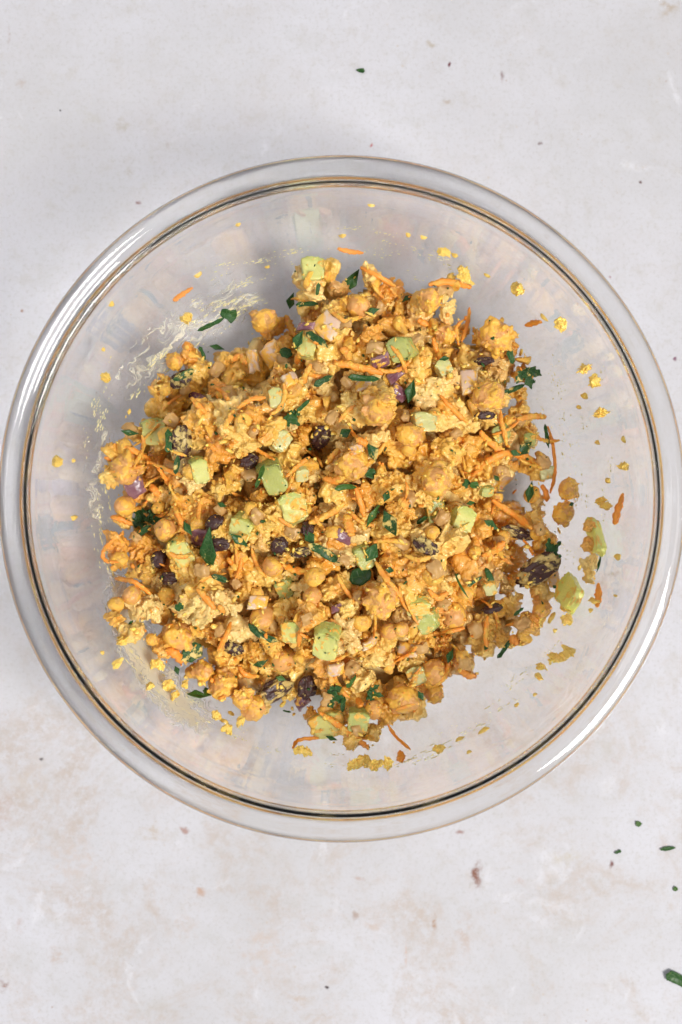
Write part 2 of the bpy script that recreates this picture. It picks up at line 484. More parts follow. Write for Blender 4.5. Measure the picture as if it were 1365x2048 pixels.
def make_pea(i, crumbs):
    v, f = ico(4); v = v.copy(); off = random.uniform(0, 50)
    beak = np.exp(-((v[:, 0] - 1) ** 2 + v[:, 1] ** 2 + (v[:, 2] - .15) ** 2) / .10)
    groove = np.exp(-(v[:, 1] / .16) ** 2) * np.clip(v[:, 0] + .2, 0, 1) * (1 - beak)
    lobe = .09 * np.sin(2.2 * v[:, 1] + off) + .05 * np.sin(3.1 * v[:, 2] + off)
    k = 1 + .13 * beak - .10 * groove + lobe * .5 + np.array([.05 * fbm(p, 2.2, 2, off) for p in v])
    w = v * k[:, None] * np.array([1.0, .93, .92]) * .0057
    if not crumbs:
        me = mesh_from('chickpea', w, f); displace(me, ((.00030, 230), (.00016, 600), (.00008, 1300)))
        me.materials.append(M['pea']); return me
    c = Cluster(); c.add(w, f)
    for q in range(crumbs):
        d = unit(); r = abs(rng.normal(.9, .4)) * 1e-3 + .4e-3
        c.blob(d * .0057, (r * 1.3, r, r * .7), 1, .5)
    me = remesh('chickpea', c.v, c.f, .00042); displace(me, ((.00040, 250), (.00030, 600), (.00016, 1300)))
    me.materials.append(M['pea_c']); return me


def make_celery(i):
    """a diced stick: 9 mm, strings and curve on the +y side"""
    bm = bmesh.new(); bmesh.ops.create_cube(bm, size=1.0)
    bmesh.ops.bevel(bm, geom=list(bm.edges), offset=.03, segments=1, affect='EDGES', profile=.6)
    bmesh.ops.subdivide_edges(bm, edges=list(bm.edges), cuts=9, use_grid_fill=True)
    bmesh.ops.triangulate(bm, faces=list(bm.faces))
    tx, ty = rng.uniform(-.25, .25), rng.uniform(-.3, .3)
    for v in bm.verts:
        x, y, z = v.co
        y2 = y + (.16 * (1 - 4 * x * x)) * (.5 + y) - .12 * (1 - 4 * x * x) * (.5 - y)
        if y > .3: y2 += .022 * math.sin(x * 40)
        v.co = (x * (1 + .12 * y) + tx * z, y2 * .92 + ty * z, z * (1 + .15 * tx * x))
    me = bpy.data.meshes.new('celery_cube'); bm.to_mesh(me); bm.free()
    set_v(me, get_v(me) * .0088); displace(me, ((.00060, 150), (.00032, 500), (.00014, 1500)))
    me.polygons.foreach_set('use_smooth', [True] * len(me.polygons)); return me


def make_onion(i):
    n, mth = 16, rng.uniform(1.6, 2.4) * 1e-3
    R = rng.uniform(8, 15) * 1e-3; vs, fs = [], []
    w, h = .0085, rng.uniform(.006, .0085)
    off = random.uniform(0, 30)
    for layer in (0, 1):
        for a in range(n + 1):
            for b in range(n + 1):
                u, v = (a / n - .5), (b / n - .5)
                sk = .15 * v
                x, y = (u + sk) * w * (1 + .1 * noise.noise(Vector((v * 4, off, 0)))), v * h * (1 + .18 * noise.noise(Vector((u * 3, 0, off))))
                e = 1 if layer == 0 else -1
                edge = 1 - max(abs(u), abs(v)) ** 8 * 2 ** 8 * .3
                z = math.sqrt(max(R * R - x * x - y * y * .5, 1e-9)) - R + e * mth / 2 * edge
                vs.append((x, y, z))
    N = n + 1
    for a in range(n):
        for b in range(n):
            q = (a * N + b, (a + 1) * N + b, (a + 1) * N + b + 1, a * N + b + 1)
            fs.append(q); fs.append(tuple(x + N * N for x in reversed(q)))
    for a in range(n):
        for (i0, i1) in ((a * N, (a + 1) * N), ((a + 1) * N + n, a * N + n), (a + 1, a), (n * N + a, n * N + a + 1)):
            fs.append((i1, i0, i0 + N * N, i1 + N * N))
    me = mesh_from('onion_piece', vs, fs); displace(me, ((.0002, 300), (.0001, 900))); return me


def make_raisin(i):
    v, f = ico(4); v = v.copy(); off = random.uniform(0, 60)
    k = []
    for p in v:
        q = Vector(p) * 1.25 + Vector((off, 0, 0))
        q.x *= .5
        r1 = 1 - abs(noise.noise(q)) * 2; r2 = 1 - abs(noise.noise(q * 2.3)) * 2
        k.append(.72 + .42 * r1 + .16 * r2)
    w = v * np.array(k)[:, None] * np.array([.0062, .0037, .0021])
    c = Cluster(); c.add(w, f)
    me = mesh_from('raisin', w, f); displace(me, ((.0002, 700),)); return me


def make_skin(i):
    n = 14; vs, fs = [], []; off = random.uniform(0, 40); R = .0048
    for a in range(n + 1):
        for b in range(n + 1):
            u, v = (a / n - .5) * 2, (b / n - .5) * 2
            s = (1 - .35 * max(abs(u), abs(v)) + .3 * noise.noise(Vector((u * 1.5, v * 1.5, off))))
            th, ph = u * .95 * s, v * 1.3 * s
            vs.append((R * math.sin(th), R * math.sin(ph) * math.cos(th), R * (math.cos(th) * math.cos(ph) - .8) + .0012 * noise.noise(Vector((u * 2, v * 2, off + 9)))))
    N = n + 1
    fs = [(a * N + b, (a + 1) * N + b, (a + 1) * N + b + 1, a * N + b + 1) for a in range(n) for b in range(n)]
    me = mesh_from('chickpea_skin', vs, fs); me = solid(me, .00028); me.materials.append(M['skin']); return me


def solid(me, th):
    v = get_v(me); nr = np.empty(len(v) * 3); me.vertices.foreach_get('normal', nr); nr = nr.reshape(-1, 3)
    n = len(v)
    faces = [tuple(p.vertices) for p in me.polygons]
    cnt = {}
    for f in faces:
        for i in range(len(f)):
            a, b = f[i], f[(i + 1) % len(f)]; cnt[(a, b)] = 1
    rim = [(a, b) for (a, b) in cnt if (b, a) not in cnt]
    vs = np.vstack([v + nr * th / 2, v - nr * th / 2])
    fs = faces + [tuple(i + n for i in reversed(f)) for f in faces] + [(b, a, a + n, b + n) for a, b in rim]
    return mesh_from(me.name, vs, fs)


LUMP = [make_lump(i) for i in range(14)]
CLUMP = [make_lump(i, 1.75, 22) for i in range(7)]
FRAG = [make_frag(i) for i in range(10)]
PEA = [make_pea(i, 0) for i in range(6)]
PEAC = [make_pea(i, 9 + 3 * (i % 3)) for i in range(6)]
CEL = [make_celery(i) for i in range(6)]
ONI = [make_onion(i) for i in range(6)]
RAI = [make_raisin(i) for i in range(5)]
SKIN = [make_skin(i) for i in range(6)]
_variant = {}


def with_mat(me, mat):
    key = (me.name, mat)
    if key not in _variant:
        c = me.copy(); c.materials.clear(); c.materials.append(M[mat]); _variant[key] = c
    return _variant[key]


# ------------------------------------------------------------------ setting: the board
bm = bmesh.new(); bmesh.ops.create_grid(bm, x_segments=8, y_segments=8, size=0.8)
me = bpy.data.meshes.new('table_surface'); bm.to_mesh(me); bm.free()
tag(link('table_surface', me, M['table']), kind='structure')

# ------------------------------------------------------------------ the glass bowl
prof = np.vstack([inner_c[:-1], catmull(LIP, 6)[:-1], catmull(OUTER, 8)])
SEG = 224
vs, fs = [(0, 0, prof[0, 1])], []
mid = prof[1:-1]; nm = len(mid)
for s in range(SEG):
    a = 2 * math.pi * s / SEG; ca, sa = math.cos(a), math.sin(a)
    vs.extend((r * ca, r * sa, z) for r, z in mid)
vs.append((0, 0, prof[-1, 1])); last = len(vs) - 1
for s in range(SEG):
    t = (s + 1) % SEG; A, B = 1 + s * nm, 1 + t * nm
    fs.append((0, A, B))
    for i in range(nm - 1): fs.append((A + i, A + i + 1, B + i + 1, B + i))
    fs.append((A + nm - 1, last, B + nm - 1))
tag(link('mixing_bowl', mesh_from('mixing_bowl', vs, fs), M['glass']),
    'clear glass mixing bowl with a wide rounded rim, holding the chickpea salad', 'bowl')

# ------------------------------------------------------------------ the heap: outline, target heights, height map
OUT = [(575, 565), (600, 530), (650, 530), (700, 545), (735, 545), (800, 572), (855, 572), (900, 568), (915, 600), (900, 640), (940, 655), (985, 650), (1030, 670),
       (1035, 700), (1062, 750), (1045, 800), (1085, 815), (1090, 850), (1105, 880), (1100, 960), (1080, 985), (1090, 1030), (1120, 1060), (1118, 1110),
       (1112, 1160), (1088, 1190), (1098, 1230), (1075, 1265), (1010, 1302), (950, 1300), (945, 1340), (920, 1355), (900, 1380), (850, 1400), (830, 1432),
       (780, 1437), (740, 1478), (700, 1478), (640, 1476), (615, 1435), (560, 1405), (520, 1432), (490, 1420), (470, 1385), (430, 1380), (390, 1335), (320, 1310),
       (300, 1280), (245, 1265), (240, 1200), (248, 1150), (222, 1110), (228, 1050), (243, 1000), (216, 945), (240, 880), (270, 820), (310, 790), (330, 725),
       (380, 695), (420, 702), (480, 695), (502, 655), (530, 635), (570, 645), (595, 622), (575, 595)]
HOLES = [(1076, 1102, 22), (1066, 1188, 22), (1055, 975, 13), (925, 630, 12), (790, 1455, 10), (560, 1432, 22)]
POLY = np.array([unproj(672 + (x - 672) * 1.012, 1000 + (y - 1000) * 1.012, .040)[:2] for x, y in OUT])
GN, GS = 240, .0010                                         # height map: 240 x 240 cells of 1 mm
gx = (np.arange(GN) - GN / 2 + .5) * GS
GX, GY = np.meshgrid(gx, gx, indexing='ij')
GR = np.hypot(GX, GY)
inside = np.zeros(GX.shape, bool); dist = np.full(GX.shape, 9.0)
for i in range(len(POLY)):
    (x0, y0), (x1, y1) = POLY[i], POLY[(i + 1) % len(POLY)]
    cr = ((y0 > GY) != (y1 > GY)) & (GX < (x1 - x0) * (GY - y0) / (y1 - y0 + 1e-12) + x0); inside ^= cr
    L2 = (x1 - x0) ** 2 + (y1 - y0) ** 2
    t = np.clip(((GX - x0) * (x1 - x0) + (GY - y0) * (y1 - y0)) / L2, 0, 1)
    dist = np.minimum(dist, np.hypot(GX - x0 - t * (x1 - x0), GY - y0 - t * (y1 - y0)))
for (hx, hy, hr) in HOLES:
    c = unproj(hx, hy, .045); d = np.hypot(GX - c.x, GY - c.y) - mm(hr)
    inside &= d > 0; dist = np.minimum(dist, np.abs(d))
sd = np.where(inside, dist, -dist)                           # signed distance, inside positive
ZIN = zin(GR)
e = np.clip(sd / .030, 0, 1); e = e * e * (3 - 2 * e)
dome = .0600 - .010 * (GR / .09) ** 2
HT = np.maximum(ZIN + .007, (ZIN + .0095) * (1 - e) + dome * e)
ns = np.array([[noise.noise(Vector((x * 62, y * 62, 3.3))) + .6 * noise.noise(Vector((x * 120, y * 120, 8.1))) for y in gx] for x in gx])
HT = HT + ns * .0092 * np.clip(sd / .012, 0, 1)
BUMPS = [(480, 870, 60, 7), (400, 1215, 55, 6), (690, 1270, 55, 7), (840, 1130, 55, 6), (757, 815, 40, 6), (300, 1130, 50, 4), (650, 660, 55, 6), (980, 780, 50, 5),
         (870, 960, 45, 4), (1000, 920, 40, 4), (290, 1220, 45, 4), (540, 1050, 45, 3), (985, 1270, 45, 4), (780, 980, 40, 4),
         (800, 775, 26, -9), (555, 1165, 34, -8), (335, 1160, 26, -8), (612, 1375, 34, -9), (960, 1195, 40, -7), (722, 1125, 38, -8), (650, 890, 44, -7),
         (870, 1040, 34, -7), (850, 1240, 26, -5), (930, 840, 40, -5), (470, 770, 40, -5), (520, 1260, 34, -5), (610, 640, 24, -6), (790, 1330, 24, -4),
         (640, 1010, 30, -4), (1040, 990, 26, -5), (520, 700, 30, -4), (640, 800, 36, -5), (330, 790, 20, -3), (900, 720, 26, -4)]
for (x, y, s, a) in BUMPS:
    c = unproj(x, y, .058); HT += a * (1.3e-3 if a > 0 else 2.1e-3) * np.exp(-((GX - c.x) ** 2 + (GY - c.y) ** 2) / (2 * (mm(s) * .75) ** 2))
HM = ZIN.copy()


def cell(x, y):
    return (np.clip(((np.asarray(x) / GS) + GN / 2).astype(int), 0, GN - 1), np.clip(((np.asarray(y) / GS) + GN / 2).astype(int), 0, GN - 1))


def splat(v):
    np.maximum.at(HM, cell(v[:, 0], v[:, 1]), v[:, 2])


def foot(x, y, r, q=70):
    n = max(1, int(r / GS)); i, j = cell(x, y)
    return float(np.percentile(HM[max(0, i - n):i + n + 1, max(0, j - n):j + n + 1], q))


def slope(x, y, r, lim=.55):
    n = max(2, int(r / GS)); i, j = cell(x, y)
    i, j = int(np.clip(i, n + 1, GN - n - 2)), int(np.clip(j, n + 1, GN - n - 2))
    P = HM[i - n:i + n + 1, j - n:j + n + 1]
    gx_ = (P[n + 1:].mean() - P[:n].mean()) / ((n + 1) * GS); gy_ = (P[:, n + 1:].mean() - P[:, :n].mean()) / ((n + 1) * GS)
    g = math.hypot(gx_, gy_); k = min(1, lim / g) if g > 0 else 1
    return Vector((-gx_ * k, -gy_ * k, 1)).normalized()


def settle(o, me):
    """nudge a piece inward and up until none of it is inside the glass; then record it in the height map"""
    mw = np.array(o.rotation_euler.to_matrix()) * np.array(o.scale)[None, :]
    v = get_v(me) @ mw.T
    loc = np.array(o.location)
    for _ in range(40):
        w = v + loc; r = np.hypot(w[:, 0], w[:, 1]); pen = float(np.max(zin(r) + .0003 - w[:, 2]))
        if pen <= 0: break
        rr = math.hypot(loc[0], loc[1]) + 1e-9
        st = max(.0003, pen * .35)
        if rr > .03: loc[0] -= loc[0] / rr * st * .7; loc[1] -= loc[1] / rr * st * .7
        loc[2] += st * .6
    o.location = loc; splat(v + loc)


def euler_from(normal, spin):
    q = Vector((0, 0, 1)).rotation_difference(normal)
    return (q.to_matrix() @ Matrix.Rotation(spin, 3, 'Z')).to_euler()


# the bulk of the salad under the loose pieces
top_h = np.where(sd > .006 + .003 * ns, np.maximum(ZIN + .0006, HT - .0150 - .005 * np.clip(1 - (sd - .006) / .012, 0, 1)), np.nan)
cells = [(a, b) for a in range(GN) for b in range(GN) if not np.isnan(top_h[a, b])]
idx, vs, fs = {}, [], []
for (a, b) in cells:
    idx[(a, b)] = len(vs); x, y = GX[a, b], GY[a, b]
    vs.append((x, y, max(float(ZIN[a, b]) + .0006, float(top_h[a, b]) + .0024 * fbm((x, y, 0), 230, 3, 4.0) + .0016 * abs(fbm((x, y, 0), 520, 2, 9.0)))))
nb = len(vs); vs += [(x, y, min(z - .0002, float(zin(math.hypot(x, y))) + .0004)) for x, y, z in vs]
cnt = {}
for (a, b) in idx:
    q = [(a, b), (a + 1, b), (a + 1, b + 1), (a, b + 1)]
    if all(k in idx for k in q):
        f = tuple(idx[k] for k in q); fs.append(f); fs.append(tuple(i + nb for i in reversed(f)))
        for i in range(4): cnt[(f[i], f[(i + 1) % 4])] = 1
fs += [(b, a, a + nb, b + nb) for (a, b) in cnt if (b, a) not in cnt]
deep = Cluster()
for k in range(600):                                        # crushed bits down in the gaps
    a, b = cells[random.randrange(len(cells))]
    r = random.uniform(.0014, .0048); z = max(float(top_h[a, b]) + random.uniform(-.001, .0025), float(ZIN[a, b]) + r * 1.2)
    if math.hypot(GX[a, b], GY[a, b]) > .082: continue
    deep.blob((GX[a, b], GY[a, b], z), (r * random.uniform(1, 1.5), r, r * random.uniform(.5, .9)), 2, .9, random.choice((0, .4, .8)))
n0 = len(vs); vs += deep.v; fs += [tuple(i + n0 for i in q) for q in deep.f]
mass = link('mashed_chickpea_salad', mesh_from('mashed_chickpea_salad', vs, fs), M['mash'])
tag(mass, 'bulk of yellow mashed chickpea salad under the loose pieces', 'salad', kind='stuff')
HM = np.where(np.isnan(top_h), HM, np.maximum(HM, np.nan_to_num(top_h)))


def darts(n, dmin, border):
    pts = []
    tries = 0
    while len(pts) < n and tries < 60000:
        tries += 1
        x, y = rng.uniform(-.1, .1, 2); i, j = cell(x, y)
        if sd[i, j] < border: continue
        if any((x - p[0]) ** 2 + (y - p[1]) ** 2 < dmin * dmin for p in pts): continue
        pts.append((x, y))
    return pts


def drop(name, me, x, y, z, scale, label, cat, group=None, normal=None, spin=None, free=True):
    o = link(name, me)
    o.rotation_euler = Euler([random.uniform(0, 6.28) for _ in range(3)]) if free else euler_from(normal or Vector((0, 0, 1)), spin or 0)
    o.scale = scale if isinstance(scale, (tuple, list)) else (scale,) * 3
    o.location = (x, y, z); settle(o, me); tag(o, label, cat, group); return o


for k, (x, y) in enumerate(darts(250, .0080, .0008)):
    i, j = cell(x, y); s = random.uniform(.72, 1.34) * (.8 if sd[i, j] < .008 else 1)
    drop('mash_lump', LUMP[k % 14], x, y, HT[i, j] - .0035 * s + random.uniform(-.0015, .0015), s,
         'crumbly lump of mashed chickpea in yellow dressing, heaped in the glass bowl', 'salad lump', 'mash lumps in the salad')
spots = [unproj(x, y, .06)[:2] for x, y, r_, a in BUMPS if a > 0]
spots += [p for p in darts(80, .0155, .012) if all(math.hypot(p[0] - q[0], p[1] - q[1]) > .012 for q in spots) and HT[cell(*p)] > dome[cell(*p)] - .004]
for k, (x, y) in enumerate(spots):
    i, j = cell(x, y); s = random.uniform(.70, 1.02)
    o = link('mash_lump', CLUMP[k % 7]); o.rotation_euler = euler_from(Vector((random.uniform(-.3, .3), random.uniform(-.3, .3), 1)).normalized(), random.uniform(0, 6.28))
    o.scale = (s, s, s * .9); o.location = (x, y, HT[i, j] - .0022); settle(o, o.data)
    tag(o, 'large raised clump of crumbly mashed chickpea paste in the heap', 'salad lump', 'mash lumps in the salad')
for k, (x, y) in enumerate(darts(85, .0135, .0010)):
    i, j = cell(x, y); s = random.uniform(.42, .78)
    drop('chickpea_piece', FRAG[k % 10], x, y, foot(x, y, .004, 62) + .0004, s,
         'broken tan chickpea piece smeared with yellow dressing in the heap', 'chickpea piece', 'broken chickpea pieces in the salad')
for k, (x, y) in enumerate(darts(60, .0125, .003)):
    drop('chickpea_skin', SKIN[k % 6], x, y, foot(x, y, .003, 70) + .001, random.uniform(.6, 1.0),
         'thin curled pale chickpea skin lying loose in the heap', 'chickpea skin', 'loose chickpea skins in the salad', free=False,
         normal=(Vector((random.uniform(-.7, .7), random.uniform(-.7, .7), 1))).normalized(), spin=random.uniform(0, 6.28))


# ------------------------------------------------------------------ pieces read off the photograph
def place(px, py, r, q=70, lift=0.0):
    z = .058
    for _ in range(4):
        p = unproj(px, py, z); z = foot(p.x, p.y, r, q) + lift
    return p.x, p.y, z


CHICKPEA = [(567, 1316, 62, 0, 'clean round tan chickpea with a beak, below the coated celery cube'), (625, 1192, 40, 0, 'small smooth chickpea half in the middle of the lower heap'),
            (764, 1197, 62, 1, 'large chickpea smeared with dressing, above two small smooth ones'), (781, 1264, 38, 0, 'small smooth chickpea just under the large smeared one'),
            (803, 1258, 34, 0, 'narrow chickpea half tucked beside the small smooth one'), (525, 1236, 56, 0, 'shaded tan chickpea above the long curved parsley leaf'),
            (717, 614, 52, 0, 'brown shaded chickpea behind the pale onion slice at the top'), (757, 821, 64, 1, 'chickpea crusted with mash on the raised clump near the centre'),
            (994, 674, 72, 1, 'big mash-covered chickpea above the curled parsley at the heap edge'), (977, 791, 66, 1, 'smooth pale-orange chickpea under the curled parsley leaf'),
            (872, 963, 62, 1, 'plump chickpea coated in yellow beside the white crumb patch'), (907, 1231, 56, 0, 'tan chickpea beside the dark green glossy celery'),
            (867, 1343, 58, 0, 'clean brown chickpea at the lower edge of the heap'), (809, 1398, 66, 1, 'tall yellow coated chickpea standing at the lower edge'),
            (747, 1418, 42, 0, 'small tan chickpea at the lower edge above green celery'), (252, 1012, 48, 0, 'orange smooth chickpea beside the lobed parsley at the edge'),
            (332, 1062, 50, 0, 'shiny chickpea between the lobed parsley and the pale celery chunk'), (530, 642, 58, 1, 'brown chickpea on the upper edge beside a carrot stub'),
            (252, 936, 68, 1, 'big pale orange chickpea above the purple onion at the edge'), (357, 1271, 62, 1, 'knobbly coated chickpea above the dark parsley at the lower edge'),
            (449, 1368, 58, 1, 'coated chickpea on the lower edge above an orange crumb'), (407, 1343, 46, 1, 'yellow chickpea half on the lower edge beside a gap'),
            (1146, 978, 46, 1, 'lone orange chickpea off the heap, upper of the pair'), (1140, 1028, 50, 1, 'lone tan chickpea off the heap, lower of the pair'),
            (265, 1190, 42, 0, 'orange chickpea peeping out under the carrot strip at the edge'), (819, 871, 52, 1, 'bright yellow coated chickpea below the pale celery block'),
            (547, 1134, 46, 0, 'chickpea in the dark gap beside the orange shreds'), (870, 1391, 42, 1, 'crumb-covered chickpea lying at the very lower edge'),
            (1084, 1219, 42, 1, 'orange chickpea piece below the white gap at the edge'), (892, 669, 46, 1, 'upright smooth chickpea beside the looped carrot shred'),
            (704, 933, 60, 1, 'speckled brown chickpea above the orange torn carrot'), (501, 1428, 56, 1, 'flat yellow chickpea lying off the lower edge of the heap'),
            (486, 1398, 44, 1, 'yellow chickpea half next to the big coated raisin'), (860, 600, 50, 1, 'coated chickpea under the carrot strip at the upper edge'),
            (345, 720, 40, 1, 'mash-coated chickpea at the upper edge over the coated raisin')]
for n, (px, py, d, c, lab) in enumerate(CHICKPEA):
    s = mm(d) / .0114
    x, y, z = place(px, py, .0035, 60, .0012)
    drop('chickpea', (PEAC if c else PEA)[n % 6], x, y, z + .0010, (s, s, s * .95), lab, 'chickpea', 'chickpeas in the salad')

RAISIN = [(362, 759, 44, 34, 40, 1, 'coated raisin under the parsley strip near the upper edge'), (362, 886, 44, 64, 80, 1, 'large dark raisin streaked with dressing beside the pale celery cube'),
          (499, 923, 36, 28, 30, 0, 'dark purple raisin below the bright yellow clump'), (642, 874, 46, 36, 60, 0, 'wrinkled black raisin in the hollow at the centre'),
          (429, 1047, 38, 30, 40, 0, 'dark raisin above the large dark parsley leaf'), (437, 1090, 40, 26, 10, 0, 'black raisin tucked behind the large dark parsley leaf'),
          (317, 1120, 36, 30, 60, 0, 'dark raisin in the gap beside the pale celery chunk'), (337, 1157, 34, 26, 0, 0, 'black raisin deep in the gap under the pale celery chunk'),
          (466, 1296, 40, 30, -20, 1, 'raisin striped with yellow mash above the clean chickpea'), (560, 1092, 34, 32, 80, 0, 'glossy purple-black raisin under the pale crumbly flake'),
          (601, 1105, 36, 20, 15, 1, 'half-hidden raisin beside the long leaf in the middle'), (548, 1383, 78, 44, 25, 1, 'long raisin smeared with mash at the lower edge below the chickpea'),
          (615, 1376, 38, 46, 80, 0, 'black raisin in the dark hollow above the lilac onion cube'), (852, 1092, 46, 30, -30, 1, 'mashed-over raisin in the orange clump'),
          (1037, 1066, 66, 24, -20, 1, 'long coated raisin under the straight carrot strip'), (1077, 1140, 90, 50, 35, 1, 'long coated raisin bridging the two white gaps'),
          (984, 1217, 40, 20, 10, 0, 'dark raisin in the shade above the carrot strand'), (969, 722, 36, 16, 5, 0, 'dark raisin sliver under pale crumbs at the edge'),
          (615, 1058, 26, 30, 60, 0, 'black raisin end beside the crumbly orange shred'), (972, 831, 40, 16, 0, 0, 'dark raisin sliver below the smooth pale-orange chickpea')]
for n, (px, py, w, h, a, c, lab) in enumerate(RAISIN):
    L = max(w, h); T = min(w, h)
    if h > w: a = 90 - (90 - a) * .3
    x, y, z = place(px, py, .003, 68, .0010)
    drop('raisin', with_mat(RAI[n % 5], 'raisin_c' if c else 'raisin'), x, y, z, (mm(L) / .0124, mm(T) / .0080, mm(T) / .0080), lab, 'raisin', 'raisins in the salad',
         free=False, normal=slope(x, y, .004, .4), spin=math.radians(a))

ONION = [(392, 793, 42, 20, -25, 0, 'purple onion sliver behind a carrot stub near the upper edge'), (270, 975, 40, 46, 30, 0, 'purple onion piece at the outer edge under the big chickpea'),
         (655, 652, 58, 56, -40, 1, 'broad white and pink onion slice at the top of the heap'), (762, 724, 38, 26, 25, 0, 'deep purple onion piece beside the straight carrot shred'),
         (792, 748, 40, 24, 40, 0, 'dark purple onion piece under the bright green celery'), (612, 652, 36, 18, 0, 0, 'dark onion piece in the shade beside the broad pale slice'),
         (583, 757, 34, 30, 30, 1, 'pale pink onion piece beside the sloping carrot strip'), (727, 770, 34, 28, 20, 1, 'grey translucent onion piece above the crusted chickpea'),
         (714, 898, 30, 22, 20, 1, 'pale pinkish onion piece beside the central parsley leaf'), (799, 786, 26, 34, 60, 0, 'purple onion piece deep in the dark gap'),
         (397, 1075, 32, 42, -10, 0, 'lilac onion piece beside the large dark parsley leaf'), (672, 1217, 22, 16, 20, 0, 'small bright purple onion chip on the lower clump'),
         (602, 1410, 36, 26, 40, 0, 'lilac onion cube jutting out at the lower edge'), (816, 1301, 44, 36, 0, 1, 'pale square onion piece above the clean brown chickpea'),
         (742, 1287, 34, 18, 30, 1, 'pink onion sliver on the lower yellow clump'), (517, 1205, 40, 26, 0, 1, 'pale lilac onion piece above the shaded chickpea'),
         (672, 1341, 34, 28, 10, 1, 'pinkish brown onion piece above the dark parsley tuft'), (1114, 1160, 24, 40, 20, 1, 'pink onion piece on the end of the long coated raisin'),
         (542, 709, 46, 50, 40, 1, 'pale rounded onion piece beside two dark leaves'), (506, 722, 24, 58, 15, 1, 'pale curved onion petal near the upper edge'),
         (1019, 963, 22, 60, -40, 1, 'pale flared onion strip below the arched carrot'), (940, 762, 36, 50, 10, 1, 'whitish onion block beside the smooth pale-orange chickpea'),
         (690, 1075, 44, 24, -30, 0, 'brownish onion piece under the crumbly orange shred'), (350, 1095, 36, 30, -30, 1, 'cream onion chunk on top of the pale celery')]
for n, (px, py, w, h, a, c, lab) in enumerate(ONION):
    x, y, z = place(px, py, .003, 62, .0006)
    drop('onion_piece', with_mat(ONI[n % 6], 'onion_p' if c else 'onion'), x, y, z, (mm(w) / .0087, mm(h) / .0076, 1.0), lab, 'onion', 'red onion pieces in the salad',
         free=False, normal=(slope(x, y, .004, .5) + Vector((random.uniform(-.3, .3), random.uniform(-.35, .15), 0))).normalized(), spin=math.radians(a))

CELERY = [(307, 863, 54, 50, 5, 'celery', 'pale green celery cube at the edge beside the large streaked raisin'), (399, 941, 34, 46, 12, 'celery', 'tilted celery piece under the bright yellow clump'),
          (626, 540, 50, 50, 0, 'celery', 'celery cube perched on the topmost edge of the heap'), (617, 694, 40, 46, -15, 'celery_c', 'yellowish celery piece below the pale onion slice'),
          (806, 700, 46, 48, 20, 'celery_g', 'bright green celery cube in the upper heap'), (553, 801, 34, 38, 5, 'celery_t', 'small see-through celery piece on the bright yellow clump'),
          (545, 953, 50, 58, 25, 'celery_g', 'green celery chunk topped with mash near the centre'), (602, 946, 28, 26, 0, 'celery_t', 'small translucent celery bit beside the green chunk'),
          (847, 843, 48, 36, -5, 'celery_t', 'pale celery block above the bright yellow chickpea'), (888, 737, 32, 32, 30, 'celery_t', 'thin pale celery square under the sloping carrot'),
          (1004, 866, 32, 34, 20, 'celery_g', 'half-buried green celery near the arched carrot'), (1093, 946, 34, 28, 10, 'celery_t', 'pale celery lying on the glass inside the long carrot strand'),
          (972, 981, 30, 20, 0, 'celery_g', 'green celery end poking up below the arched carrot'), (486, 1055, 50, 44, -20, 'celery', 'pale celery cube above a small dark leaf'),
          (362, 1102, 46, 50, 30, 'celery_c', 'mash-covered celery chunk beside the large dark leaf'), (582, 1020, 58, 56, 15, 'celery_c', 'large dressing-coated celery piece in the middle'),
          (572, 1174, 36, 42, 20, 'celery_g', 'dark green celery in the hollow of the lower heap'), (585, 1264, 44, 42, 0, 'celery_c', 'celery cube with mash round its edges above the clean chickpea'),
          (653, 1281, 54, 54, -8, 'celery', 'clean bright celery cube on the lower yellow clump'), (717, 1441, 44, 40, -10, 'celery_g', 'green celery cube at the lower edge of the heap'),
          (654, 1461, 74, 46, 15, 'celery_c', 'wide coated celery piece sticking out at the lowest edge'), (922, 1042, 46, 50, -20, 'celery', 'faceted celery cube beside the small folded leaf'),
          (857, 1239, 46, 46, 25, 'celery_g', 'dark glossy green celery in the gap beside the tan chickpea'), (870, 1024, 40, 44, 10, 'celery_g', 'shaded translucent celery in the gap over the orange clump'),
          (725, 1112, 40, 44, 30, 'celery_g', 'dark celery deep in the central gap'), (835, 1212, 50, 28, 0, 'celery_c', 'flat coated celery slice above the glossy green piece'),
          (979, 1174, 28, 26, 15, 'celery_t', 'small see-through celery beside thin parsley threads'), (560, 883, 34, 40, -30, 'celery_t', 'thin translucent celery slice below the bright yellow clump'),
          (836, 1352, 40, 36, 20, 'celery_t', 'greyish celery piece beside the clean brown chickpea'), (1061, 880, 26, 26, 0, 'celery_g', 'yellow-green celery corner at the heap edge')]
LOW = {'dark', 'deep', 'hollow', 'gap'}
for n, (px, py, w, h, a, m, lab) in enumerate(CELERY):
    low = bool(LOW & set(lab.replace(',', '').split()))
    x, y, z = place(px, py, .003, 35 if low else 58, -.0008 if low else .0008)
    nrm = (slope(x, y, .004, .3) + Vector((random.uniform(-.22, .22), random.uniform(-.30, .10), 0))).normalized()
    sw, sh = mm(w) / .0098, mm(h) / .0098
    drop('celery_cube', with_mat(CEL[n % 6], m), x, y, z, (sw, sh, min(sw, sh) * .85), lab, 'celery', 'celery cubes in the salad', free=False, normal=nrm, spin=math.radians(a))


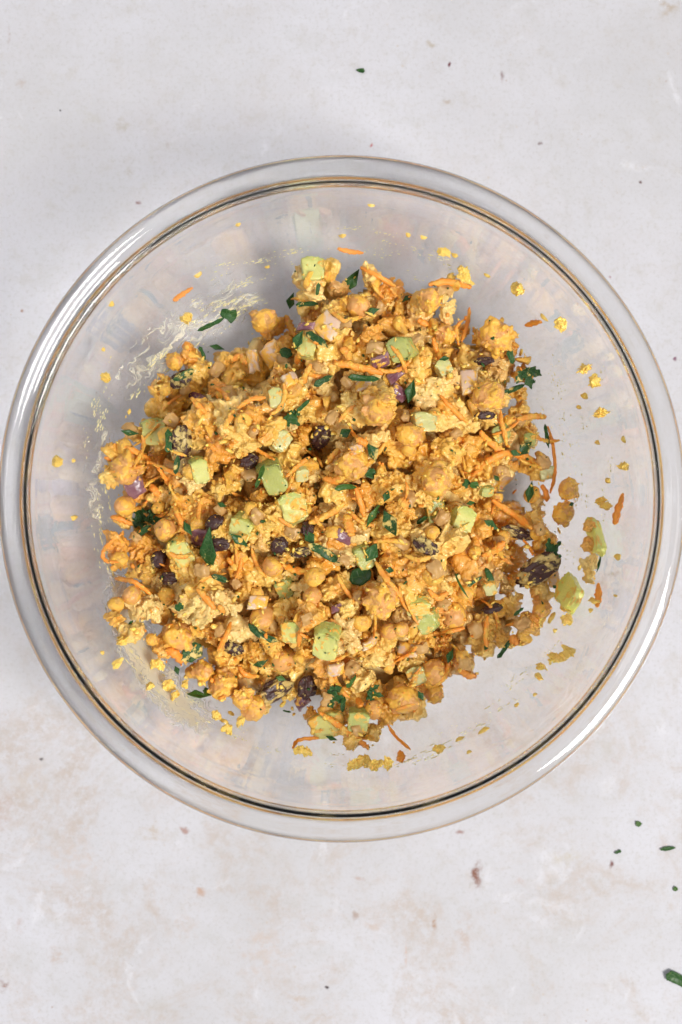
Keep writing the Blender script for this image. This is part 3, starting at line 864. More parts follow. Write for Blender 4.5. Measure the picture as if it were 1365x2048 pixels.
def strip(pts, widths, thick, rough, seed, n_per=7, sect=8):
    """a grated shred: ragged tube of flattened section along a smooth path"""
    c = catmull([tuple(p) for p in pts], n_per); n = len(c)
    vs, fs = [], []
    for i, p in enumerate(c):
        t = c[min(i + 1, n - 1)] - c[max(i - 1, 0)]; t = t / (np.linalg.norm(t) + 1e-12)
        sdv = np.cross((0, 0, 1), t); sdv /= np.linalg.norm(sdv) + 1e-9
        up = np.cross(t, sdv)
        u = i / (n - 1); w = np.interp(u, np.linspace(0, 1, len(widths)), widths) / 2
        tw = .5 * noise.noise(Vector((u * 3, seed, 0)))
        for k in range(sect):
            a = 2 * math.pi * k / sect + tw
            jag = 1 + rough * noise.noise(Vector((u * len(c) * .9, math.cos(a) * 1.3, seed + math.sin(a)))) * 1.7
            vs.append(p + sdv * math.cos(a) * w * jag + up * (math.sin(a) * thick / 2 * jag))
    for i in range(n - 1):
        for k in range(sect):
            q = (k + 1) % sect
            fs.append((i * sect + k, i * sect + q, (i + 1) * sect + q, (i + 1) * sect + k))
    vs.append(c[0]); vs.append(c[-1]); a0 = len(vs) - 2
    for k in range(sect):
        q = (k + 1) % sect
        fs.append((a0, q, k)); fs.append((a0 + 1, (n - 1) * sect + k, (n - 1) * sect + q))
    return np.array(vs), fs


def own(name, vs, fs, mat):
    vs = np.array(vs, float); c = vs.mean(0)
    o = link(name, mesh_from(name, vs - c, fs), M[mat]); o.location = c; return o


CARROT = [([(722, 535), (755, 550), (790, 572)], 14, 'carrot', 'carrot shred sticking up at the upper edge beside the hooked leaf'), ([(858, 568), (898, 563), (940, 578)], 17, 'carrot', 'straight carrot strip lying over the upper edge chickpea'),
          ([(940, 614), (934, 650), (924, 682)], 10, 'carrot', 'carrot shred standing up in a loop at the upper edge'), ([(928, 640), (914, 655), (918, 690)], 8, 'carrot', 'thin inner strand of the looped carrot'),
          ([(866, 676), (874, 705), (887, 732)], 13, 'carrot', 'sloping carrot shred above the thin pale celery square'), ([(963, 862), (978, 885), (1008, 903)], 18, 'carrot_c', 'broad carrot shred meeting the arched one'),
          ([(945, 952), (975, 925), (1012, 906), (1050, 914), (1082, 938)], 18, 'carrot', 'long arched carrot shred across the heap near its edge'), ([(1097, 852), (1106, 890), (1111, 945), (1101, 986)], 9, 'carrot_o', 'long thin carrot strand hanging down the heap edge'),
          ([(1036, 838), (1065, 833), (1092, 834)], 16, 'carrot_c', 'short carrot shred at the edge under the curled parsley'), ([(1084, 970), (1092, 985), (1094, 1002)], 15, 'carrot_o', 'carrot stub at the edge below the long strand'),
          ([(572, 632), (580, 650), (590, 672)], 18, 'carrot_c', 'upright carrot stub beside the brown upper chickpea'), ([(668, 726), (715, 733), (767, 747)], 20, 'carrot', 'thick straight carrot shred in the upper middle'),
          ([(682, 696), (694, 706), (700, 720)], 20, 'carrot_c', 'short carrot lump resting on the thick straight shred'), ([(622, 728), (610, 755), (593, 782)], 16, 'carrot_c', 'sloping coated carrot strip below the yellowish celery'),
          ([(602, 698), (594, 728)], 14, 'carrot', 'carrot end tucked beside the yellowish celery'), ([(384, 796), (396, 810), (412, 826)], 14, 'carrot', 'carrot stub in front of the purple onion sliver'),
          ([(238, 890), (268, 902), (302, 922)], 15, 'carrot', 'carrot shred at the edge below the pale celery cube'), ([(300, 924), (335, 940), (368, 954)], 11, 'carrot', 'thin carrot strand running down from the edge shred'),
          ([(474, 816), (502, 800), (532, 795)], 11, 'carrot', 'curved carrot strand crowning the bright yellow clump'), ([(372, 684), (378, 700)], 15, 'carrot', 'carrot tip at the upper edge above the raisin'),
          ([(462, 722), (480, 714), (494, 726)], 18, 'carrot_c', 'folded carrot flake beside the pale onion petal'), ([(448, 858), (458, 840), (468, 820)], 13, 'carrot_c', 'carrot shred sunk in the side of the yellow clump'),
          ([(300, 970), (318, 990)], 20, 'carrot', 'stubby carrot piece right beside the purple edge onion'), ([(418, 888), (432, 900)], 14, 'carrot', 'carrot chip beside the tilted celery piece'),
          ([(654, 928), (664, 914), (678, 898)], 14, 'carrot_c', 'short carrot shred above the speckled brown chickpea'), ([(572, 954), (592, 936), (620, 914)], 10, 'carrot', 'thin curling carrot strand beside the green celery chunk'),
          ([(714, 878), (735, 888)], 18, 'carrot', 'carrot chip on the clump above the central leaf'), ([(648, 956), (668, 962), (690, 954)], 16, 'carrot', 'torn carrot shred under the speckled brown chickpea'),
          ([(710, 972), (720, 1000), (729, 1034)], 13, 'carrot_o', 'dark orange carrot strip beside the pale flake in the middle'), ([(618, 1046), (652, 1032), (690, 1006)], 17, 'carrot_c', 'long coated carrot shred right of the big coated celery'),
          ([(692, 1030), (698, 1050), (704, 1072)], 24, 'carrot_c', 'crumbly orange carrot lump in the middle of the heap'), ([(566, 1130), (590, 1140), (632, 1144)], 17, 'carrot', 'bright carrot shred above the central hollow'),
          ([(752, 1124), (775, 1160), (802, 1194)], 15, 'carrot_c', 'sloping carrot strip on the flank of the orange clump'), ([(800, 1000), (815, 1012)], 26, 'carrot_c', 'wide carrot flake beside the broad veined leaf'),
          ([(349, 1014), (357, 1032), (367, 1054)], 14, 'carrot', 'carrot shred sloping down beside the shiny chickpea'), ([(222, 1034), (240, 1038), (264, 1048)], 14, 'carrot_o', 'carrot shred jutting out under the orange edge chickpea'),
          ([(244, 1068), (222, 1084), (207, 1104), (214, 1122), (242, 1124)], 9, 'carrot_o', 'hooked thin carrot strand curling out at the edge'), ([(234, 1156), (266, 1164), (302, 1188)], 13, 'carrot', 'carrot strip at the edge above the knobbly yellow lump'),
          ([(394, 1178), (412, 1196), (430, 1218)], 15, 'carrot', 'carrot shred crossing the lower yellow clump'), ([(438, 1210), (448, 1226)], 14, 'carrot_c', 'short carrot chip next to the crossing shred'),
          ([(462, 1244), (452, 1272), (436, 1302)], 12, 'carrot', 'carrot strand beside the yellow striped raisin'), ([(478, 1334), (492, 1350), (518, 1352)], 13, 'carrot', 'curved carrot shred above the big smeared raisin'),
          ([(332, 1300), (350, 1308), (364, 1322)], 22, 'carrot_o', 'orange carrot patch at the lower edge beside the dark parsley'), ([(438, 1400), (450, 1394)], 12, 'carrot_o', 'tiny orange carrot crumb fallen off the lower edge'),
          ([(640, 1424), (672, 1446), (712, 1478), (738, 1498)], 15, 'carrot', 'long carrot shred trailing off the lowest edge'), ([(586, 1496), (600, 1478), (638, 1476)], 9, 'carrot_o', 'thin carrot strand bent out from the wide coated celery'),
          ([(776, 1448), (790, 1470), (822, 1504)], 8, 'carrot_o', 'thin carrot trail on the glass below the heap'), ([(985, 1000), (1022, 1026), (1066, 1058)], 16, 'carrot', 'straight carrot strip over the long coated raisin'),
          ([(968, 1112), (990, 1100), (1010, 1084)], 18, 'carrot', 'carrot shred rising beside the white gap'), ([(885, 1264), (906, 1262), (930, 1256)], 10, 'carrot', 'thin carrot shred under the tan chickpea'),
          ([(976, 1232), (972, 1264), (973, 1302)], 11, 'carrot', 'upright carrot strand on the pale crumbly flake'), ([(1022, 1270), (1034, 1290)], 22, 'carrot_o', 'clean carrot chunk beside the slim leaf at the lower edge'),
          ([(918, 1338), (934, 1350), (950, 1352)], 17, 'carrot_o', 'carrot piece jutting out at the lower edge gap'), ([(1046, 1080), (1054, 1094), (1058, 1108)], 8, 'carrot_o', 'thin carrot thread across the white gap'),
          ([(716, 1396), (722, 1412)], 16, 'carrot_o', 'small orange carrot chip above the green edge celery'), ([(858, 1180), (876, 1196), (896, 1184)], 14, 'carrot', 'curved carrot piece hanging under the orange clump'),
          ([(810, 1110), (838, 1120), (862, 1114)], 13, 'carrot_c', 'carrot shred across the top of the orange clump'), ([(800, 1534), (804, 1518), (800, 1504)], 18, 'carrot_o', 'orange carrot bit beside the yellow crumbs on the glass'),
          ([(610, 1240), (600, 1268), (598, 1292)], 11, 'carrot_o', 'carrot strand between two celery cubes above the clean chickpea'), ([(660, 620), (690, 640), (724, 634)], 12, 'carrot_c', 'coated carrot shred behind the broad pale onion slice'),
          ([(836, 640), (856, 650)], 16, 'carrot_o', 'orange carrot chunk in the shade below the upper edge'), ([(648, 548), (662, 556)], 26, 'carrot_c', 'crumbly carrot lump beside the topmost celery cube')]
for n, (pts, w, m, lab) in enumerate(CARROT):
    W3 = []
    for (px, py) in pts:
        x, y, z = place(px, py, .0022, 72, mm(w) * .22); W3.append([x, y, z])
    W3 = np.array(W3)
    W3[:, 2] = .6 * W3[:, 2] + .4 * W3[:, 2].mean()
    if len(W3) > 2: W3[1:-1, 2] += .0007
    if len(W3) == 2: W3 = np.array([W3[0], W3.mean(0) + (0, 0, .0006), W3[1]])
    w_ = mm(w) * .84
    vs, fs = strip(W3, [w_ * .45, w_ * .95, w_, w_ * 1.05, w_ * .5], max(w_ * .55, .0009), .42, n * 3.7, 8)
    o = own('carrot_shred', vs, fs, m); settle(o, o.data)
    tag(o, lab, 'carrot', 'carrot shreds in the salad')


for n in range(60):                                         # thinner curled shreds tangled through the heap
    for _ in range(30):
        x, y = rng.uniform(-.09, .09, 2)
        if sd[cell(x, y)] > .004: break
    a, L, bend = random.uniform(0, 6.28), random.uniform(.006, .015), random.uniform(-1.6, 1.6)
    P3 = []; q = np.array([x, y])
    for k in range(5):
        P3.append([q[0], q[1], foot(q[0], q[1], .0015, 68) + .0002]); a += bend / 4; q = q + np.array([math.cos(a), math.sin(a)]) * L / 4
    P3 = np.array(P3); P3[:, 2] = .6 * P3[:, 2] + .4 * P3[:, 2].mean(); w_ = random.uniform(.0011, .0021)
    vs, fs = strip(P3, [w_ * .4, w_, w_ * .9, w_, w_ * .4], w_ * .6, .4, n * 2.3 + .7, 5, 7)
    o = own('carrot_shred', vs, fs, random.choice(('carrot', 'carrot_c', 'carrot_c'))); settle(o, o.data)
    tag(o, 'thin curled carrot shred tangled into the mash', 'carrot', 'thin carrot shreds in the mash')


def leaf(L, Wd, shape, curl, fold, seed):
    """parsley: a blade along +x; shape kite | strip | lobed | tuft"""
    nl, nw = 14, 6
    def blade(L, Wd, prof, org=(0, 0), ang=0.0):
        vs, fs = [], []
        for i in range(nl + 1):
            t = i / nl
            if prof == 'kite': w = min(t / .45, (1 - t) / .55)
            elif prof == 'strip': w = min(1, t * 8, (1 - t) * 5) * (.8 + .3 * noise.noise(Vector((t * 4, seed, 0))))
            elif prof == 'lobe': w = math.sin(math.pi * t ** .7) ** .7 * (1 + .35 * math.sin(t * 17 + seed))
            else: w = min(1, (1 - t) * 4 + .25, .35 + t * 2.2) * (.85 + .4 * noise.noise(Vector((t * 3, seed, 2))))
            for j in range(nw + 1):
                s = j / nw * 2 - 1
                x = (t - .5) * L + .08 * L * abs(s) * (1 if prof == 'lobe' else 0)
                y = s * w * Wd / 2
                z = fold * abs(y) + curl * L * (t - .5) ** 2 * 2 + .05 * L * noise.noise(Vector((t * 2.5, s, seed))) + .12 * curl * y * math.sin(3 * t)
                ca, sa = math.cos(ang), math.sin(ang); xx = x + L * .5
                vs.append((org[0] + ca * xx - sa * y, org[1] + sa * xx + ca * y, z))
        N = nw + 1
        fs = [(a * N + b, (a + 1) * N + b, (a + 1) * N + b + 1, a * N + b + 1) for a in range(nl) for b in range(nw)]
        return vs, fs
    V, Fs = [], []
    parts = [(L, Wd, shape, (-L / 2, 0), 0)] if shape not in ('lobed',) else [(L, Wd * .55, 'lobe', (-L / 2, 0), 0), (L * .75, Wd * .5, 'lobe', (-L * .42, 0), .75), (L * .7, Wd * .5, 'lobe', (-L * .42, 0), -.8)]
    for (l, w, p, org, an) in parts:
        v, f = blade(l, w, p, org, an); b = len(V); V += v; Fs += [tuple(i + b for i in q) for q in f]
    return solid(mesh_from('parsley', V, Fs), .00022)


PARSLEY = [(470, 650, 30, 26, -20, 'flag', 'parsley', 'dark leaf flag on the end of a stalk above the upper edge'), (436, 669, 56, 10, 27, 'strip', 'parsley', 'slim leaf strip leading to the dark leaf flag'),
           (434, 694, 30, 12, -15, 'kite', 'parsley', 'small dark leaf at the upper edge below the slim strip'), (405, 706, 28, 9, -65, 'strip', 'parsley', 'narrow parsley shred beside the carrot tip'),
           (369, 749, 48, 13, 27, 'strip', 'parsley_c', 'parsley strip lying across the coated raisin'), (260, 866, 34, 12, -8, 'kite', 'parsley', 'dark leaf poking out beside the pale edge celery cube'),
           (338, 880, 46, 14, 85, 'strip', 'parsley', 'dark upright leaf between celery cube and streaked raisin'), (355, 930, 34, 14, 80, 'strip', 'parsley_c', 'small leaf under the large streaked raisin'),
           (704, 553, 54, 24, 62, 'kite', 'parsley', 'hooked dark leaf standing up at the topmost edge'), (583, 602, 34, 18, 70, 'kite', 'parsley', 'dark triangular leaf hanging at the upper edge'),
           (615, 608, 44, 10, 5, 'strip', 'parsley', 'thin dark leaf in the shade below the topmost celery'), (636, 578, 24, 9, 85, 'strip', 'parsley', 'tiny leaf strip under the topmost celery cube'),
           (597, 680, 38, 22, 65, 'kite', 'parsley', 'clean dark leaf beside the pale rounded onion, upper of two'), (572, 705, 26, 22, -20, 'flag', 'parsley', 'clean dark leaf beside the pale rounded onion, lower of two'),
           (635, 678, 50, 18, -38, 'strip', 'parsley_c', 'crumb-dotted leaf between the yellowish celery and pale onion'), (745, 622, 28, 15, 20, 'kite', 'parsley', 'leaf beside the brown shaded chickpea at the top'),
           (816, 596, 26, 11, 30, 'kite', 'parsley', 'dark leaf behind the upper edge lump'), (647, 760, 40, 14, 28, 'strip', 'parsley_c', 'coated leaf below the thick straight carrot shred'),
           (728, 757, 58, 15, -3, 'strip', 'parsley', 'wide flat leaf under the thick straight carrot shred'), (585, 838, 32, 28, -40, 'lobed', 'parsley', 'frilled leaf below the small see-through celery'),
           (607, 811, 34, 8, 42, 'strip', 'parsley', 'thread-like leaf above the frilled one'), (692, 865, 28, 18, 30, 'kite', 'parsley_c', 'coated leaf between the black raisin and the crusted chickpea'),
           (745, 905, 38, 22, -60, 'kite', 'parsley_c', 'leaf hanging on the clump in the very middle'), (741, 947, 22, 18, 20, 'flag', 'parsley', 'dark leaf in the shade next to the speckled chickpea'),
           (692, 973, 40, 13, 5, 'strip', 'parsley_l', 'bright green leaf strip below the speckled chickpea'), (522, 950, 50, 9, 68, 'strip', 'parsley_l', 'narrow leaf along the side of the green celery chunk'),
           (824, 782, 44, 22, 75, 'kite', 'parsley', 'dark leaf deep in the gap under the green celery'), (1056, 752, 46, 34, -70, 'lobed', 'parsley_c', 'large curled parsley at the heap edge'),
           (1022, 714, 28, 14, -65, 'strip', 'parsley', 'upper leaf sprig of the curled parsley cluster'), (1032, 775, 50, 12, 22, 'strip', 'parsley_c', 'pale backed leaf strip under the large curled parsley'),
           (1052, 897, 36, 22, 45, 'kite', 'parsley_c', 'leaf pressed on a chickpea near the arched carrot'), (1030, 906, 26, 12, -20, 'kite', 'parsley', 'small leaf tip beside the pressed leaf'),
           (1095, 872, 48, 8, -80, 'strip', 'parsley', 'dark blade of leaf alongside the long carrot strand'), (932, 968, 20, 14, 60, 'flag', 'parsley', 'little dark leaf below the arched carrot end'),
           (948, 970, 18, 15, 0, 'flag', 'parsley_l', 'small square green leaf below the arched carrot end'), (994, 956, 16, 9, -50, 'kite', 'parsley', 'tiny leaf tip under the arched carrot'),
           (1051, 985, 42, 18, 80, 'kite', 'parsley', 'black-green leaf in the gap at the edge'), (890, 717, 20, 10, 10, 'kite', 'parsley', 'leaf bit above the thin pale celery square'),
           (282, 1032, 44, 38, 120, 'lobed', 'parsley', 'lobed dark leaf at the edge, outer half'), (303, 1029, 44, 24, 70, 'lobed', 'parsley', 'lobed dark leaf at the edge, inner half'),
           (288, 1061, 32, 13, 35, 'strip', 'parsley', 'short leaf strip below the lobed leaf'), (417, 1102, 84, 36, 88, 'kite', 'parsley', 'large clean kite-shaped dark leaf'),
           (479, 1080, 40, 18, -38, 'kite', 'parsley', 'dark leaf under the pale celery cube'), (440, 1157, 34, 14, -20, 'strip', 'parsley_c', 'crumb-covered leaf below the kite-shaped one'),
           (359, 1214, 18, 15, 30, 'flag', 'parsley', 'small leaf on the side of the lower clump'), (387, 1302, 46, 34, 30, 'flag', 'parsley_c', 'dark leaf tuft over the lower edge gap'),
           (354, 1341, 18, 11, -70, 'kite', 'parsley', 'tiny leaf at the lower edge near the cream smear'), (376, 1057, 30, 14, -60, 'kite', 'parsley', 'dark leaf in the shadow beside the lilac onion'),
           (444, 1010, 18, 10, -20, 'kite', 'parsley', 'leaf fleck on the pale lump above the dark raisin'), (649, 1104, 68, 20, -33, 'strip', 'parsley_c', 'long leaf lying diagonally in the middle'),
           (746, 1028, 54, 13, 55, 'kite', 'parsley_l', 'bright slim leaf beside the dark orange carrot strip'), (782, 1050, 58, 28, -65, 'kite', 'parsley_c', 'broad veined leaf near the middle'),
           (722, 1152, 44, 32, 30, 'flag', 'parsley', 'dark leaf in the central gap'), (744, 1104, 40, 26, 60, 'kite', 'parsley', 'blackish leaf above the one in the central gap'),
           (527, 1269, 66, 18, -32, 'strip', 'parsley_c', 'long curved leaf above the clean chickpea'), (521, 1327, 32, 15, 25, 'kite', 'parsley_c', 'dusty leaf next to the clean chickpea'),
           (670, 1394, 40, 32, -20, 'lobed', 'parsley', 'dark leaf tuft at the lower edge'), (687, 1408, 30, 10, 85, 'strip', 'parsley', 'slim leaf hanging from the lower tuft'),
           (749, 1388, 34, 18, -15, 'lobed', 'parsley', 'leaf sprig above the small tan edge chickpea'), (703, 1363, 32, 9, 58, 'strip', 'parsley_l', 'green sliver on the clump above the lower tuft'),
           (562, 1357, 22, 12, -20, 'kite', 'parsley_l', 'small green leaf on the smeared raisin'), (774, 991, 24, 14, 70, 'kite', 'parsley', 'leaf bit above the bright slim leaf'),
           (620, 1076, 30, 20, -60, 'kite', 'parsley', 'dark leaf at the head of the long diagonal one'), (664, 1476, 22, 10, -20, 'kite', 'parsley', 'leaf fleck on the wide coated celery'),
           (983, 1050, 36, 18, -28, 'kite', 'parsley', 'small folded dark leaf beside the faceted celery'), (1108, 1098, 40, 26, 40, 'lobed', 'parsley', 'leaf at the edge beside the upper white gap'),
           (922, 1172, 50, 4, -60, 'strip', 'parsley_l', 'thread of green stalk on the orange clump side'), (950, 1163, 34, 7, 30, 'strip', 'parsley_c', 'thin curled leaf beside the green thread'),
           (980, 1154, 38, 12, -68, 'strip', 'parsley', 'slim dark leaf above the see-through celery'), (1009, 1299, 50, 10, 62, 'strip', 'parsley', 'slim leaf standing at the lower edge by a carrot chunk'),
           (901, 1312, 30, 15, 70, 'kite', 'parsley', 'dark leaf above the clean brown chickpea'), (842, 1392, 20, 13, -60, 'kite', 'parsley', 'leaf end at the edge between two chickpeas'),
           (1034, 1221, 24, 7, 40, 'strip', 'parsley', 'short green sliver beside the pale crumbly flake'), (845, 1040, 24, 10, 35, 'strip', 'parsley', 'leaf sliver in front of the shaded celery'),
           (942, 1006, 16, 9, 10, 'kite', 'parsley_l', 'tiny green leaf above the faceted celery'), (1110, 1174, 10, 7, -40, 'kite', 'parsley', 'leaf fleck on the pink edge onion'),
           (780, 1140, 12, 16, 80, 'kite', 'parsley', 'leaf fleck on the sloping carrot strip'), (1144, 1008, 12, 8, 20, 'kite', 'parsley', 'leaf fleck between the two lone chickpeas')]


def add_leaf(px, py, L, Wd, a, sh, mat, lab, xyz, nrm, group, curl=None):
    L, Wd = L * 1.1, Wd * 1.15
    me = leaf(mm(L), mm(Wd), sh, random.uniform(-.25, .35) if curl is None else curl, random.uniform(.1, .6), random.uniform(0, 40))
    me.materials.append(M[mat]); o = link('parsley_leaf', me)
    o.location = xyz; o.rotation_euler = euler_from(nrm, math.radians(a)); tag(o, lab, 'parsley leaf', group); return o, me


for (px, py, L, Wd, a, sh, mat, lab) in PARSLEY:
    low = bool(LOW & set(lab.replace(',', '').split())) and 'clean' not in lab
    x, y, z = place(px, py, .0026, 50 if low else 80, .0005 if low else .0008)
    if lab.startswith(('dark leaf flag', 'slim leaf strip leading')): z = max(z, .056)
    nrm = (slope(x, y, .004, .45) + Vector((random.uniform(-.15, .15), random.uniform(-.25, .1), 0))).normalized()
    o, me = add_leaf(px, py, L, Wd, a, sh, mat, lab, (x, y, z), nrm, 'parsley leaves in the salad')
    settle(o, me)

# ------------------------------------------------------------------ crumbs over the heap (nobody could count them)
def nugget_field(name, n, smin, smax, mat, label, border=-.001, sub_=1, q=65):
    c = Cluster(); k = 0
    while k < n:
        x, y = rng.uniform(-.1, .1, 2); i, j = cell(x, y)
        if sd[i, j] < border: continue
        if math.hypot(x, y) > .099: continue
        r = smin + (smax - smin) * rng.random() ** 2.2
        z = foot(x, y, .0012, q) - r * .1
        c.blob((x, y, max(z, float(zin(math.hypot(x, y) + r)) + r * .6)), (r * rng.uniform(.9, 2.0), r, r * rng.uniform(.35, .8)), sub_, 1.0, random.choice((.2, .5, .8))); k += 1
    o = link(name, mesh_from(name, c.v, c.f), M[mat]); tag(o, label, 'crumbs', kind='stuff'); return o


nugget_field('mash_crumbs', 600, .0003, .0012, 'dress', 'fine yellow mash crumbs clinging all over the heap')
nugget_field('carrot_crumbs', 130, .0004, .0011, 'carrot', 'tiny orange carrot crumbs scattered over the heap')
nugget_field('parsley_crumbs', 170, .0003, .0007, 'parsley', 'tiny dark parsley flecks scattered over the heap')


# ------------------------------------------------------------------ on the glass wall
def wall(px, py):
    for z in np.arange(.1, .0, -.0004):
        p = unproj(px, py, z)
        if zin(math.hypot(p.x, p.y)) >= z: break
    else: z = .0065
    p = unproj(px, py, z); r = math.hypot(p.x, p.y)
    if z < .0075: return p, Vector((0, 0, 1))
    d = .0006; sl = float(zin(r + d) - zin(r - d)) / (2 * d)
    n = Vector((-p.x / r * sl, -p.y / r * sl, 1)).normalized()
    p.z = float(zin(r)); return p, n


def frame(p, n, ang):
    """tangent axes on the glass; ang measured in the picture, degrees"""
    d = Vector((math.cos(math.radians(ang)), math.sin(math.radians(ang)), 0))
    u = (d - n * d.dot(n)).normalized(); return u, n.cross(u)


def smear_blob(px, py, w, h, ang, bump_h, rough=.35, nseg=12):
    p, n = wall(px, py); u, v = frame(p, n, ang); off = random.uniform(0, 99)
    W_, H_ = mm(w, p.z) / 2, mm(h, p.z) / 2
    vs = []
    for ring, (k, hh) in enumerate(((1.0, .00005), (.7, .75), (.35, 1.0))):
        for s in range(nseg):
            a = 2 * math.pi * s / nseg
            j = 1 + rough * 1.8 * noise.noise(Vector((math.cos(a) * 1.6 + off, math.sin(a) * 1.6, off)))
            x, y = math.cos(a) * W_ * k * j, math.sin(a) * H_ * k * j
            q = p + u * x + v * y; r = math.hypot(q.x, q.y)
            # follow the curve of the wall
            t = q - n * 0; base = float(zin(r)); nz = max(n.z, .25)
            q = q + n * ((base - q.z) * nz)
            vs.append(q + n * (.00008 + (hh if ring == 0 else hh * bump_h * (1 + .3 * noise.noise(Vector((x * 900, y * 900, off)))))))
    top = sum((Vector(vs[2 * nseg + s]) for s in range(nseg)), Vector()) / nseg + n * bump_h * .1
    vs.append(top); fs = []
    for ring in (0, 1):
        for s in range(nseg):
            t = (s + 1) % nseg; fs.append((ring * nseg + s, ring * nseg + t, (ring + 1) * nseg + t, (ring + 1) * nseg + s))
    for s in range(nseg): fs.append((2 * nseg + s, 2 * nseg + (s + 1) % nseg, 3 * nseg))
    return [tuple(q) for q in vs], fs


SPECK = [(396, 548, 18, 12, 40), (367, 626, 26, 20, 0), (222, 606, 14, 11, 10), (201, 749, 16, 20, 0), (205, 698, 8, 12, 70), (96, 920, 17, 22, 80), (145, 921, 9, 12, 80),
         (147, 1035, 11, 26, 88), (743, 409, 14, 8, 5), (476, 447, 14, 8, 10), (686, 470, 14, 10, 20), (817, 468, 12, 16, -40), (847, 472, 15, 11, 0), (893, 494, 34, 14, -12),
         (911, 509, 14, 12, 0), (932, 531, 22, 15, -10), (936, 548, 34, 13, -25), (908, 546, 13, 13, 0), (976, 549, 18, 8, -25), (1047, 567, 22, 34, -75), (1136, 638, 30, 20, -40),
         (1187, 727, 18, 24, -60), (1205, 755, 26, 24, 40), (1171, 791, 12, 24, 80), (1223, 820, 18, 32, -60), (1160, 814, 8, 18, 80), (1197, 884, 10, 20, 80), (1250, 879, 14, 12, 0),
         (1260, 930, 20, 24, 60), (1218, 961, 12, 20, 80), (1213, 1003, 15, 30, 85), (1225, 1012, 14, 28, 75), (1238, 1114, 12, 32, 75), (1162, 1135, 12, 10, 40), (1135, 1152, 10, 14, 80),
         (231, 1290, 18, 36, -65), (203, 1306, 10, 10, 0), (223, 1338, 14, 14, 40), (304, 1339, 24, 24, 40), (290, 1383, 17, 14, 0), (330, 1378, 28, 14, -10), (344, 1398, 16, 26, -60),
         (366, 1374, 16, 14, 20), (371, 1355, 11, 11, 0), (427, 1440, 20, 14, -30), (448, 1444, 22, 12, 10), (475, 1452, 16, 16, 60), (452, 1466, 18, 16, -20), (462, 1428, 16, 9, -30),
         (1120, 1328, 22, 16, 15), (1137, 1322, 22, 18, 25), (1152, 1313, 20, 18, 30), (1096, 1344, 14, 20, 60), (1088, 1362, 14, 14, 0), (970, 1462, 22, 12, 30), (1072, 1391, 10, 8, 0),
         (940, 1506, 10, 8, 0), (920, 1480, 22, 9, 25), (882, 1510, 22, 13, 15), (1035, 1412, 12, 8, 30), (706, 1543, 22, 14, -10), (729, 1535, 30, 26, 20), (752, 1546, 26, 20, -20),
         (776, 1547, 24, 18, 10), (762, 1524, 9, 7, 0), (1087, 1250, 36, 14, 60), (1105, 1236, 30, 12, 70), (1140, 1222, 14, 34, 75), (1143, 1246, 26, 15, 0), (1200, 1207, 14, 26, 75), (1184, 1222, 9, 14, 80),
         (605, 1512, 36, 14, 20), (1112, 1262, 10, 10, 0), (1233, 1192, 6, 14, 80), (535, 532, 10, 6, 10), (1090, 634, 20, 8, -40)]
for n, (px, py, w, h, a) in enumerate(SPECK):
    if min(w, h) >= 13:
        p, nr = wall(px, py); u, v_ = frame(p, nr, a); o = link('dressing_speck', with_mat(LUMP[n % 14], 'dress'))
        o.scale = (mm(w, p.z) / .0120, mm(h, p.z) / .0105, .0024 / .0085 * (1 + mm(min(w, h)) / .006))
        o.rotation_euler = Matrix((u, v_, nr)).transposed().to_euler(); o.location = p + nr * .0006; settle(o, o.data)
        tag(o, 'yellow blob of dressing splashed on the inner glass wall', 'dressing splash', 'dressing splashes on the glass'); continue
    vs, fs = smear_blob(px, py, w, h, a, .0007 + mm(min(w, h)) * .18)
    tag(own('dressing_speck', vs, fs, 'dress'), 'yellow blob of dressing splashed on the inner glass wall', 'dressing splash', 'dressing splashes on the glass')


def streaks(name, boxes, mat, label):
    """boxes: centre px, half extents along/across, direction, count, size"""
    V, Fs = [], []
    for (px, py, hl, hw, ang, n, s0, s1, asp) in boxes:
        ca, sa = math.cos(math.radians(ang)), math.sin(math.radians(ang))
        n = int(n * .9); ncl = max(3, n // 7)
        seeds = [(random.gauss(0, hl * .5), random.gauss(0, hw * .5)) for _ in range(ncl)]
        for k in range(n):
            a, b = random.choice(seeds); a += random.gauss(0, hl * .16); b += random.gauss(0, hw * .09)
            x, y = px + a * ca - b * sa, py - (a * sa + b * ca)
            R = math.hypot(x - 684, y - 998)
            if R > 612: continue
            h = random.uniform(s0 * .45, s1 * .62) * random.choice((.6, .8, 1, 1, 1.3)); w = h * (random.uniform(1, 1.8) if random.random() < .45 else asp * random.uniform(.5, 1.4))
            v, f = smear_blob(x, y, w, h, ang + random.gauss(0, 7), .00022, .5, 7)
            q = len(V); V += v; Fs += [tuple(i + q for i in g) for g in f]
    o = link(name, mesh_from(name, V, Fs), M[mat]); tag(o, label, 'dressing smear', kind='stuff'); return o


